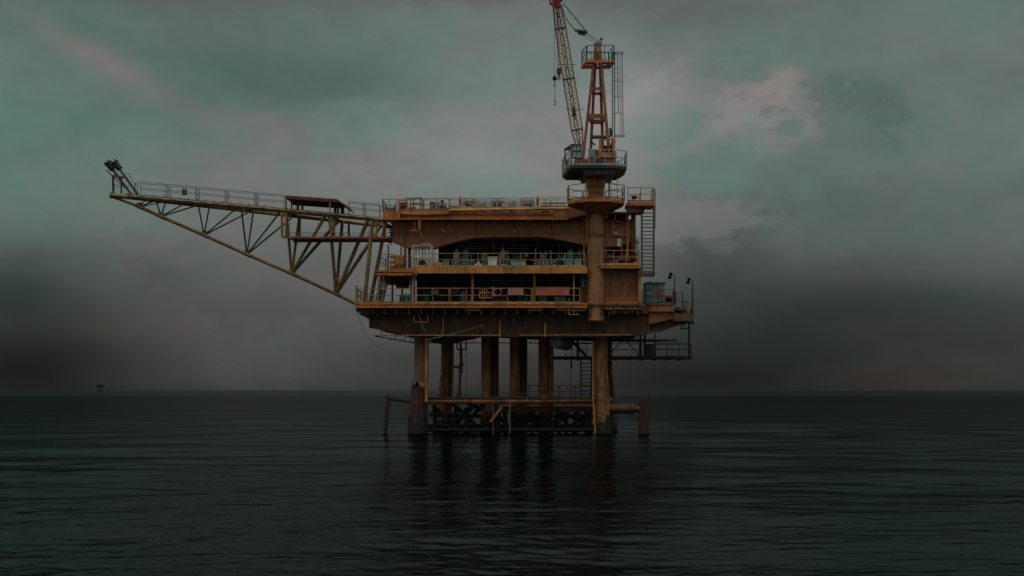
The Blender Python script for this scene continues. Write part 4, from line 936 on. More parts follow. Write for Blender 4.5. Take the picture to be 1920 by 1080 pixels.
# tank under the deck
t = thing('storage_tank', at(1041, 654, 3), 'pale round ended tank slung under the main deck among the pipes', 'tank')
a = at(1041, 640.5, 2.6); b = at(1064, 645, 7); d = (b-a).normalized()
m = MB(); m.lathe(a, [(.12, -.16), (.32, -.12), (.44, -.05), (.5, .05), (.5, (b-a).length), (.3, (b-a).length+.12)], 24, d); m.build('tank_shell', 'grey', t)
m = MB()
for k in (.25, .7):
    c = a.lerp(b, k); m.ring(c, .515, .03, d, 24); m.tube(c+Vector((-.4, 0, .3)), c+Vector((-.4, 0, .75)), .03, n=5); m.tube(c+Vector((.4, 0, .3)), c+Vector((.4, 0, .75)), .03, n=5)
m.build('hanging_strap', 'umber', t)

# top deck gear
TZ = at(0, 397, .2).z
t = thing('winch_unit', (wx(733, .9), .9, TZ), 'low teal winch at the left corner of the top deck', 'winch')
m = MB(); m.tube((wx(725, .9), .9, TZ+.34), (wx(740, .9), .9, TZ+.34), .2, n=14); m.build('drum', 'teal', t)
m = MB(); m.box(wx(722, .9), wx(743, .9), .6, 1.3, TZ, TZ+.13); m.tube((wx(724, .9), .9, TZ+.34), (wx(725.5, .9), .9, TZ+.34), .3, n=14); m.tube((wx(740, .9), .9, TZ+.34), (wx(741.5, .9), .9, TZ+.34), .3, n=14); m.build('cradle', 'dark', t)
t = thing('generator_engine', (wx(757, .9), .9, TZ), 'rusty orange open engine unit near the left corner of the top deck', 'engine')
m = MB(); x0, x1 = wx(748, .9), wx(764, .9); m.box(x0, x1, .7, 1.5, TZ, TZ+.1)
for x in (x0+.04, x1-.04):
    for y in (.74, 1.46): m.box(x-.035, x+.035, y-.035, y+.035, TZ+.1, TZ+.95)
m.box(x0, x1, .7, .77, TZ+.88, TZ+.96); m.build('skid_frame', 'orange', t)
m = MB(); m.box(x0+.1, x1-.12, .85, 1.35, TZ+.1, TZ+.55)
for i in range(4): m.lathe((x0+.18+.12*i, .95, TZ+.55), [(.055, 0), (.06, .2), (.03, .28)], 8)
m.ring((x0+.3, .8, TZ+.35), .14, .03); m.build('engine_block', 'maroon', t)
m = MB(); m.tube((x0+.1, 1.0, TZ+.78), (x1-.1, 1.0, TZ+.78), .08, n=8); m.build('exhaust', 'amber', t)
t = thing('davit_frame', (wx(775, .8), .8, TZ), 'black pipe davit frame standing beside the orange engine unit', 'davit')
m = MB(); Y = .8; m.poly([at(760, 372.5, Y), at(792, 371.5, Y)], .06, 6); m.poly([at(789, 372, Y), at(789, 381.5, Y), at(770, 381.5, Y)], .045, 6); m.tube(at(775, 372, Y), at(775, 397, Y), .035, n=6); m.tube(at(769, 372, Y), at(769, 397, Y), .03, n=6); m.build('frame_pipe', 'black', t)
m = MB(); m.lathe(at(790.5, 384.5, Y), [(.05, -.1), (.11, 0), (.05, .12)], 10); m.build('pulley', 'dark', t)
t = thing('pipe_trestle', (wx(790, .9), .9, TZ), 'small teal A shaped trestle on the open part of the top deck', 'trestle')
m = MB()
for y in (.8, 1.2): m.poly([at(782, 396, y), at(788, 387, y), at(796, 396, y)], .03, 5); m.tube(at(785, 392, y), at(792, 392, y), .025, n=5)
m.tube(at(788, 387, .8), at(788, 387, 1.2), .03, n=5); m.build('trestle_frame', 'teal', t)
def cabinet(px0, px1, y0, Y, mat, label, name='electrical_cabinet', cat='cabinet', z0=None, win=True):
    z0 = TZ if z0 is None else z0
    x0, x1 = wx(px0, Y), wx(px1, Y); h = at(0, y0, Y).z-z0; t = thing(name, ((x0+x1)/2, Y+.3, z0), label, cat)
    m = MB(); m.box(x0, x1, Y, Y+.6, z0+.06, z0+h); m.build('cabinet_body', mat, t, .02)
    m = MB(); m.box(x0+.05, x1-.05, Y-.03, Y-.003, z0+.12, z0+h-.06); d = m.build('door', mat, t)
    m = MB(); m.box(x1-.12, x1-.09, Y-.06, Y-.033, z0+h*.45, z0+h*.6); m.build('handle', 'black', d)
    if win: m = MB(); m.box(x0+.1, x0+.28, Y-.05, Y-.033, z0+h*.45, z0+h*.72); m.build('gauge_window', 'slate', d)
    m = MB(); m.box(x0+.04, x0+.12, Y+.02, Y+.58, z0, z0+.058); m.box(x1-.12, x1-.04, Y+.02, Y+.58, z0, z0+.058); m.build('plinth', 'dark', t); return t
cabinet(806, 814.5, 378, .8, 'navy', 'dark blue control cabinet with a pale gauge on the top deck')
cabinet(815.5, 824, 378.5, .8, 'grey', 'grey control cabinet beside the dark blue one on the top deck', win=False)
t = thing('valve_manifold', (wx(832, .9), .9, TZ), 'cluster of black bottles and hoses right of the grey cabinet', 'manifold')
for i, (dx, h) in enumerate(((-.22, .62), (-.05, .72), (.12, .55))):
    m = MB(); m.lathe((wx(832, .9)+dx, .9, TZ), [(.08, 0), (.085, h*.8), (.03, h*.95), (.03, h)], 10); m.build('bottle', 'black', t)
m = MB(); m.poly([(wx(827, .9), .85, TZ+.6), (wx(829, .9), .8, TZ+.9), (wx(833, .9), .8, TZ+.78), (wx(838, .9), .85, TZ+.4)], .04, 6); m.build('hose', 'redrail', t)
m = MB(); m.ring((wx(829, .9), .8, TZ+.86), .1, .035); m.build('handwheel', 'redrail', t)
def extinguisher(px, label):
    Y = .45; t = thing('fire_extinguisher', (wx(px, Y), Y, TZ), label, 'fire extinguisher', 'red extinguisher cylinders on the top deck')
    x = wx(px, Y); m = MB(); m.lathe((x, Y, TZ+.55), [(.09, 0), (.1, .02), (.1, .46), (.06, .56), (.03, .58)], 14); m.build('cylinder', 'red', t)
    m = MB(); m.tube((x, Y, TZ), (x, Y, TZ+.55), .03, n=6); m.box(x-.1, x+.1, Y-.1, Y+.1, TZ+.5, TZ+.548); m.build('stand', 'rail', t)
    m = MB(); m.bar((x-.06, Y, TZ+1.15), (x+.08, Y, TZ+1.17), .03, .04); m.build('handle', 'black', t); return t
extinguisher(863, 'red extinguisher at the left end of the teal crate row on the top deck')
extinguisher(1008, 'red extinguisher at the right end of the teal crate row on the top deck')
def skid(px0, px1, label, Y=.8, h=.82, mat='teal'):
    x0, x1 = wx(px0, Y), wx(px1, Y); t = thing('cargo_skid', ((x0+x1)/2, Y+.6, TZ), label, 'cargo skid', 'teal cargo frames along the top deck')
    m = MB()
    for z in (.03, h*.5, h): m.box(x0, x1, Y, Y+.07, TZ+z, TZ+z+.06); m.box(x0, x1, Y+1.1, Y+1.17, TZ+z, TZ+z+.06)
    for x in (x0, (x0+x1)/2, x1-.07):
        for y in (Y, Y+1.1): m.box(x, x+.069, y+.001, y+.068, TZ, TZ+h)
    for x in (x0, x1-.07):
        for z in (.03, h*.5, h): m.box(x+.001, x+.067, Y+.071, Y+1.099, TZ+z+.001, TZ+z+.059)
    m.build('frame', 'slate', t)
    m = MB(); m.bar((x0+.07, Y-.03, TZ+.05), ((x0+x1)/2, Y-.03, TZ+h*.5), .03, .05); m.bar(((x0+x1)/2, Y-.03, TZ+h*.5), (x1-.07, Y-.03, TZ+.05), .03, .05); m.build('cross_brace', 'white', t)
    for k in range(3):
        m = MB(); xx0, xx1 = x0+.1, x1-.1; zz = TZ+h*.55+.06+.1*k
        m.tube((xx0+random.uniform(0, .2), Y+.25+.25*k, zz), (xx1-random.uniform(0, .2), Y+.25+.25*k, zz), .05, n=8); m.build('stored_pipe', 'teal' if k % 2 else 'deepteal', t)
    m = MB(); m.box(x0+.08, x1-.08, Y+.15, Y+1.0, TZ+.1, TZ+h*.48); m.build('load_box', mat, t); return t
skid(867, 893, 'teal cargo frame with white braces, directly right of the left red extinguisher')
skid(895, 916, 'teal cargo frame second from the left in the top deck row', mat='deepteal')
skid(918, 948, 'widest teal cargo frame, near the middle of the top deck row')
skid(950, 974, 'teal cargo frame second from the right in the top deck row', mat='deepteal')
skid(976, 1003, 'teal cargo frame directly left of the right red extinguisher')
def beacon(px, label):
    Y = .5; x = wx(px, Y); t = thing('warning_beacon', (x, Y, TZ), label, 'beacon', 'small red domes behind the top deck railing')
    m = MB(); m.tube((x, Y, TZ), (x, Y, TZ+.5), .03, n=6); m.build('post', 'white', t)
    m = MB(); m.lathe((x, Y, TZ+.5), [(.14, 0), (.14, .05), (.11, .14), (.03, .19)], 12); m.build('dome', 'red', t); return t
beacon(883, 'small red dome beacon before the leftmost teal cargo frame')
beacon(982, 'small red dome beacon before the rightmost teal cargo frame')
bundle(1014, 1064, .9, TZ+.35, [(0, 0), (.15, 0), (.3, 0), (.08, .16), (.23, .16), (.1, .34)], .055, 'teal', 'long teal pipes racked right of the red extinguisher on the top deck')
t = thing('pipe_stand', (wx(1040, 1), 1, TZ), 'teal stand carrying the long racked pipes near the pedestal', 'pipe stand')
m = MB()
for x in (1019, 1036, 1056): m.box(wx(x, .9)-.04, wx(x, .9)+.04, .75, 1.35, TZ+.27, TZ+.345); m.box(wx(x, .9)-.04, wx(x, .9)+.04, .8, .88, TZ, TZ+.27); m.box(wx(x, .9)-.04, wx(x, .9)+.04, 1.22, 1.3, TZ, TZ+.27)
m.build('stand_frame', 'slate', t)
for px, Y_, mt, lb in ((1021, .35, 'slate', 'light grey gooseneck vent on the top deck below the racked teal pipes'), (1048, .35, 'white', 'pale gooseneck vent nearest the octagonal pedestal walkway')):
    x = wx(px, Y_); t = thing('vent_pipe', (x, Y_, TZ), lb, 'vent'); m = MB(); m.poly([(x, Y_, TZ), (x, Y_, TZ+.45), (x+.08, Y_, TZ+.55), (x+.2, Y_, TZ+.5), (x+.22, Y_, TZ+.38)], .05, 7); m.build('pipe', mt, t)
    m = MB(); m.lathe((x, Y_, TZ), [(.11, 0), (.11, .04)], 10); m.build('flange', mt, t)

# process gear filling the shaded mid deck and the top deck
def vessel(px, Y, r, h, mat, label, z0=None):
    z0 = zMid if z0 is None else z0; x = wx(px, Y); t = thing('pressure_vessel', (x, Y, z0), label, 'vessel')
    m = MB(); m.lathe((x, Y, z0+.15), [(r*.5, 0), (r*.9, .06), (r, .16), (r, h-.16), (r*.9, h-.06), (r*.5, h), (.05, h+.03), (.05, h+.2)], 18); m.build('vessel_shell', mat, t)
    m = MB(); m.lathe((x, Y, z0), [(r*.85, 0), (r*.85, .2)], 16); m.build('skirt', 'dark', t)
    m = MB(); m.poly([(x+r*.9, Y-.1, z0+h*.75), (x+r+.2, Y-.1, z0+h*.75), (x+r+.2, Y-.1, z0+.05)], .04, 6); m.ring((x+r+.2, Y-.15, z0+h*.4), .1, .02); m.build('drain_line', 'slate', t); return t
vessel(856, 2.0, .27, 1.25, 'slate', 'squat grey vessel behind the first gap in the mid deck railing')
vessel(873, 2.6, .24, 1.5, 'teal', 'slim teal vessel behind the white sacks heap, to its left')
vessel(909, 2.8, .3, 1.2, 'grey', 'dark grey vessel standing left behind the white lidded bin')
vessel(943, 2.4, .22, 1.4, 'slate', 'slim pale vessel right above the stack of teal pipes')
vessel(1070, 2.2, .28, 1.35, 'teal', 'teal vessel standing behind the green chest by the pedestal')
vessel(1088, 2.6, .22, 1.5, 'grey', 'slim grey vessel nearest the pedestal in the mid deck shade')
def skid_unit(px0, px1, Y, h, label, mat='slate', z0=None):
    z0 = zMid if z0 is None else z0; x0, x1 = wx(px0, Y), wx(px1, Y); t = thing('piping_manifold', ((x0+x1)/2, Y, z0), label, 'manifold')
    m = MB()
    for k in range(3): m.tube((x0, Y+.2*k, z0+.25+.28*k*h), (x1, Y+.2*k, z0+.25+.28*k*h), .06, n=8)
    n = max(3, int((x1-x0)/.3))
    for k in range(n+1):
        x = x0+(x1-x0)*k/n; hh = h*random.uniform(.65, 1.1); m.tube((x, Y, z0), (x, Y, z0+hh), .035, n=6); m.tube((x, Y, z0+hh), (x, Y+.4, z0+hh), .035, n=6)
        m.tube((x-.06, Y, z0+hh*.6), (x+.06, Y, z0+hh*.6), .08, n=8)
    m.build('pipework', mat, t)
    m = MB()
    for k in range(n):
        x = x0+(x1-x0)*(k+.5)/n; z = z0+random.uniform(.3, .8)*h; m.ring((x, Y-.12, z), .085, .018, n=12); m.tube((x, Y-.12, z), (x, Y+.05, z), .02, n=5)
    m.build('handwheel', 'redrail', t)
    m = MB(); m.box(x0-.05, x1+.05, Y-.08, Y+.5, z0, z0+.06); m.build('skid', 'umber', t); return t
skid_unit(848, 866, 1.2, .8, 'low tangle of grey pipes and valves right of the pale teal crate')
skid_unit(870, 890, 1.3, .7, 'low grey manifold directly left of the white sacks')
skid_unit(938, 956, 1.7, 1.0, 'grey manifold rising behind the stack of teal pipes')
skid_unit(962, 984, 3.4, 1.5, 'tall teal manifold in the shade behind the wide grey bin', 'teal')
skid_unit(1003, 1042, .9, .75, 'long low manifold in front of the wellhead valve row', 'grey')
skid_unit(1046, 1060, 1.6, 1.1, 'short teal manifold between the dark blue box and the green chest', 'teal')
for k, (y, x0_, x1_, Y, r, mt) in enumerate(((449, 900, 1030, 5.5, .06, 'slate'), (455, 850, 960, 6, .05, 'grey'), (460, 960, 1085, 6, .07, 'slate'), (468, 850, 905, 5, .05, 'teal'), (474, 930, 1000, 5, .05, 'slate'), (479, 1040, 1092, 4.5, .05, 'teal'), (526, 900, 1060, 4.3, .04, 'grey'), (533, 790, 880, 4.3, .05, 'dark'), (541, 1010, 1088, 4.2, .06, 'grey'))):
    m = MB(); m.tube(at(x0_, y, Y), at(x1_, y, Y), r, n=7)
    for q in range(3):
        xx = x0_+(x1_-x0_)*(q+.5)/3; m.tube(at(xx, y, Y), at(xx, y+9+3*q, Y), r*.7, n=6)
    m.build('pipe', mt, OP)
cabinet(1010, 1026, 552, 3.2, 'grey', 'grey cabinet in the shade under the left end of the long red orange board', z0=zMain, win=False)
cabinet(1040, 1062, 556, 3.0, 'slate', 'pale low cabinet in the shade under the right end of the long red orange board', z0=zMain, win=False)
cabinet(795, 806, 546, 3.4, 'deepteal', 'dark teal cabinet behind the railing left of the small tan notice plate', z0=zMain)
vessel(870, 2.6, .3, 1.0, 'grey', 'round grey vessel in the lower shade behind the purple coil', z0=zMain)
vessel(975, 3.0, .26, 1.3, 'deepteal', 'teal vessel in the lower shade behind the short pale red board', z0=zMain)
skid_unit(925, 950, 3.2, .9, 'grey manifold in the lower shade behind the red lifebuoy', 'grey', z0=zMain)
skid_unit(766, 780, 1.0, .45, 'small orange pipe cluster right of the open engine unit on the top deck', 'orange', z0=TZ)
skid_unit(842, 860, .9, .55, 'teal pipe cluster left of the left red extinguisher on the top deck', 'teal', z0=TZ)
skid_unit(1014, 1030, 1.9, .75, 'teal pipe cluster behind the racked pipes, beside the right red extinguisher', 'teal', z0=TZ)
skid_unit(1042, 1062, 1.9, .65, 'grey pipe cluster behind the racked pipes, next to the pedestal walkway', 'slate', z0=TZ)
for px0_, px1_, lb in ((868, 892, 'leftmost'), (920, 946, 'middle'), (977, 1001, 'rightmost')):
    Y = .95; x0, x1 = wx(px0_, Y), wx(px1_, Y); t = thing('tool_basket', ((x0+x1)/2, Y+.4, TZ+.9), lb+' of the three teal baskets stacked on the cargo skids', 'basket', 'baskets on the cargo skids')
    m = MB(); m.box(x0+.05, x1-.05, Y, Y+.8, TZ+.882, TZ+.92)
    for k in range(7):
        x = x0+.05+(x1-x0-.1)*k/6; m.box(x-.015, x+.015, Y, Y+.03, TZ+.921, TZ+1.08)
    m.box(x0+.03, x1-.03, Y-.01, Y+.04, TZ+1.081, TZ+1.11); m.box(x0+.03, x1-.03, Y+.77, Y+.82, TZ+1.0, TZ+1.06); m.box(x0+.03, x0+.06, Y+.041, Y+.769, TZ+.921, TZ+1.06); m.box(x1-.06, x1-.03, Y+.041, Y+.769, TZ+.921, TZ+1.06)
    m.build('basket_frame', 'slate', t)
    m = MB(); m.tube((x0+.2, Y+.3, TZ+.98), (x1-.2, Y+.3, TZ+.98), .055, n=8); m.build('stored_pipe', 'teal', t)

# pendant lamps
def pendant(px, py, label, ytop=412):
    Y = .9; p = at(px, py, Y); t = thing('pendant_lamp', p, label, 'lamp', 'dome lamps hung below the top deck')
    m = MB(); m.lathe(p, [(.15, -.02), (.14, .03), (.08, .12), (.04, .16)], 16); m.build('lamp_shade', 'teal', t)
    m = MB(); m.lathe(p-Vector((0, 0, .02)), [(.05, -.1), (.11, -.05), (.12, 0)], 14); m.build('globe', 'white', t)
    m = MB(); m.tube(p+Vector((0, 0, .16)), at(px, ytop, Y), .025, n=6); m.build('stem', 'dark', t)
pendant(833, 433, 'green dome lamp hanging left, over the white bottle rack side')
pendant(965, 431, 'green dome lamp hanging at the middle of the arched girder')
t = thing('loudspeaker_horn', at(1152, 435, 1.1), 'small white horn fixed on the right end bay by the pedestal', 'horn')
m = MB(); m.lathe(at(1152, 435, 1.3), [(.13, -.22), (.05, -.05), (.04, 0)], 14, (-.4, 1, .6)); m.build('horn', 'white', t)
m = MB(); m.tube(at(1149, 431, 1.2), at(1152, 435, 1.3), .03, n=6); m.build('bracket', 'dark', t)

# floodlights
def pole_light(px, y0, y1, Y, label, side=-1, base=None):
    b = at(px, y0, Y); tp = at(px, y1, Y); t = thing('pole_light', b, label, 'floodlight pole', 'floodlight poles at the right edge')
    m = MB(); m.tube(b, b.lerp(tp, .45), .075, n=8); m.tube(b.lerp(tp, .45), tp, .05, .04, n=8); m.tube(tp, tp+Vector((side*.2, 0, .08)), .03, n=6); m.build('pole', 'dark', t)
    for dz, dx in ((.12, -.26), (-.12, -.34)):
        c = tp+Vector((dx*(-side)*-1 if side > 0 else dx, -.05, dz)); m = MB(); m.lathe(c, [(.05, -.1), (.13, 0), (.14, .1)], 12, (-.3, -.8, -.5)); m.build('lamp_head', 'black', t)
pole_light(1264.5, 571, 516, .7, 'tall pole with round floodlights left of its pair, beside the red motor')
pole_light(1298.5, 590, 526, 1.2, 'thin pole with twin floodlights at the far right deck corner')
def flood(px, py, Y, z0, label, mat='navy'):
    p = at(px, py, Y); t = thing('floodlight', (p.x, Y, z0), label, 'floodlight')
    m = MB(); m.box(p.x-.2, p.x+.18, Y-.1, Y+.12, p.z-.1, p.z+.13); m.box(p.x+.18, p.x+.27, Y-.06, Y+.06, p.z-.06, p.z+.06); m.build('lamp_housing', mat, t, .02)
    m = MB(); m.tube((p.x-.02, Y, z0), (p.x-.02, Y, p.z-.1), .04, n=6); m.build('stem', mat, t); return t
flood(1189, 371, .8, at(0, 379, -.1).z, 'boxy dark navy floodlight on the landing over the long ladder')
t = thing('rail_stand', at(1183, 378, .5), 'small yellow railed stand around the navy floodlight', 'stand')
m = MB(); m.poly([at(1181, 378.5, .5), at(1181, 367, .5), at(1198, 367, .5), at(1198, 378.5, .5)], .03, 5); m.tube(at(1200, 360, .5), at(1200, 378.5, .5), .03, n=5); m.build('stand_frame', 'rail', t)
t = thing('navigation_lantern', at(1195, 497, .5), 'teal lantern on a thin post at the right balcony corner', 'lantern')
m = MB(); m.tube(at(1195, 497, .5), at(1195, 459, .5), .045, n=6); m.build('post', 'brown', t)
m = MB(); m.lathe(at(1195, 457, .5), [(.18, 0), (.18, .03), (.05, .05)], 12); m.build('bracket', 'black', t)
m = MB(); m.lathe(at(1195, 455.5, .5), [(.10, 0), (.12, .05), (.12, .33), (.08, .4), (.02, .43)], 12); m.build('lantern_lens', 'slate', t)

# balcony machinery
zb_ = at(0, 497, .1).z
t = thing('compressor_unit', (wx(1140, .9), .9, zb_), 'maroon machine with a black capped orange stack on the balcony beside the pedestal', 'compressor')
m = MB(); m.box(wx(1131.5, .9), wx(1149, .9), .7, 1.5, zb_, zb_+.52); m.tube((wx(1132, .9), 1.0, zb_+.85), (wx(1148, .9), 1.0, zb_+.7), .17, n=12); m.build('body', 'maroon', t)
m = MB(); m.tube((wx(1136, .9), 1.0, zb_+.9), (wx(1136, .9), 1.0, zb_+1.3), .06, n=8); m.build('stack', 'orange', t)
m = MB(); m.lathe((wx(1136, .9), 1.0, zb_+1.3), [(.09, 0), (.09, .12), (.03, .17)], 10); m.build('cap', 'black', t)
barrel(1156, .9, 'aqua', 'pale teal drum standing between balcony rail posts', zb_, .13, .5)
t = thing('hose_line', (wx(1165, .4), .4, zb_), 'black hose drooping over the balcony from the orange bracket', 'hose')
m = MB(); pts = [at(1172, 483, .4), at(1173, 489, .4), at(1169, 495, .4), at(1162, 497, .4), at(1156, 494, .4)]; m.poly(pts, .035, 6); m.poly([at(1150, 476, .4), at(1153, 472, .4), at(1163, 471, .4), at(1172, 478, .4)], .03, 6); m.poly([at(1185, 480, .4), at(1192, 479, .4), at(1194, 474, .4)], .04, 6); m.build('hose', 'black', t)

# right extension gear
ze = at(0, 569, .5).z
t = thing('container_cabin', (wx(1229, 2.5), 3.2, ze), 'teal metal cabin standing on the right deck extension', 'container')
x0, x1 = wx(1211, 2.5), wx(1246.5, 2.5); hh = at(0, 532, 2.5).z-ze
m = MB(); m.box(x0, x1, 2.5, 4.4, ze, ze+hh)
for i in range(9): x = x0+.1+(x1-x0-.2)*i/8; m.box(x-.03, x+.03, 2.46, 2.497, ze+.1, ze+hh-.1)
m.build('cabin_wall', 'teal', t, .02)
m = MB(); m.box(x0-.05, x1+.05, 2.42, 4.45, ze+hh+.003, ze+hh+.1); m.box(x0+.2, x0+.5, 3, 3.3, ze+hh+.1, ze+hh+.22); m.build('roof', 'deepteal', t)
m = MB(); m.box(x0+.08, x0+.1+.34, 2.40, 2.455, ze+.75, ze+1.0); m.build('window', 'slate', t)
t = thing('flywheel_reel', at(1239, 570, 1.4), 'dark red spoked reel wheel in front of the teal cabin', 'reel')
c = at(1238.5, 552, 1.4); m = MB(); m.ring(c, .32, .055, (0, 1, 0), 26, 8); m.build('rim', 'red', t)
m = MB()
for k in range(5): a = R(72*k+20); m.bar(c, c+Vector((.3*math.cos(a), 0, .3*math.sin(a))), .05)
m.tube(c-Vector((0, .12, 0)), c+Vector((0, .3, 0)), .08, n=10); m.build('spoke', 'redrail', t)
m = MB(); m.bar(c+Vector((0, .15, 0)), (c.x-.25, 1.55, ze), .07); m.bar(c+Vector((0, .15, 0)), (c.x+.25, 1.55, ze), .07); m.build('stand', 'dark', t)
t = thing('pump_motor', at(1255, 570, 1.3), 'dark red pump motor between the spoked reel and the pole', 'motor')
m = MB(); m.box(wx(1248, 1.3), wx(1261, 1.3), 1.3, 1.9, ze, ze+.42); m.lathe((wx(1254, 1.3), 1.3, ze+.42), [(.26, 0), (.26, .6)], 16, (0, 1, 0)); m.build('motor_body', 'redrail', t)
m = MB(); m.bar((wx(1244, 1.3), 1.28, ze+.62), (wx(1256, 1.3), 1.28, ze+.55), .06, .1); m.build('belt_guard', 'tan', t)
t = thing('corner_lamp', at(1296, 605, 1), 'small black lamp clamped below the far right deck corner', 'lamp')
m = MB(); m.lathe(at(1299, 605, 1), [(.06, -.15), (.13, 0), (.13, .1)], 12, (.6, -.3, .8)); m.build('lamp_head', 'black', t); m = MB(); m.tube(at(1297, 600, 1), at(1300, 607, 1), .04, n=6); m.build('arm', 'black', t)
t = thing('bow_fender_buoy', at(671, 581, .3), 'round yellow fender ball under the left corner of the main deck', 'fender')
m = MB(); m.lathe(at(671.5, 578.5, .25), [(.02, -.09), (.07, -.06), (.09, 0), (.07, .06), (.02, .09)], 12); m.build('ball', 'rail', t)
m = MB(); m.tube(at(671.5, 577, .25), at(671.5, 574.5, .3), .015, n=5); m.build('lanyard', 'dark', t)
t = thing('brace_valve', at(1021, 752, 2.1), 'dark red valve wheels clustered where the middle pipe meets the low brace', 'valve')
for dx, dz in ((-.1, 0), (.12, .1), (.02, -.15)):
    c = at(1021, 745, 2.1)+Vector((dx, 0, dz)); m = MB(); m.ring(c, .13, .03); m.bar(c-Vector((.12, 0, 0)), c+Vector((.12, 0, 0)), .03); m.tube(c, c+Vector((0, .25, 0)), .03, n=5); m.build('wheel', 'redrail', t)

# distant platform on the horizon
DP = thing('distant_platform', (at(187, 732, 3900).x, 3900, 0), 'tiny dark platform silhouette on the horizon far to the left', 'oil platform')
m = MB(); a = at(180.5, 722, 3890); b = at(193, 727.5, 3890); m.box(a.x+2, b.x, 3890, 3905, b.z, a.z); m.box(a.x-.5, a.x+2, 3892, 3900, b.z+2, b.z+6); m.box(a.x+4, b.x-3, 3892, 3900, a.z, a.z+2); m.build('deck_block', 'black', DP)
for x in (183, 186, 188.5, 191): m = MB(); m.tube(at(x, 727, 3896), (at(x, 727, 3896).x, 3896, -2), .7, n=8); m.build('leg', 'black', DP)

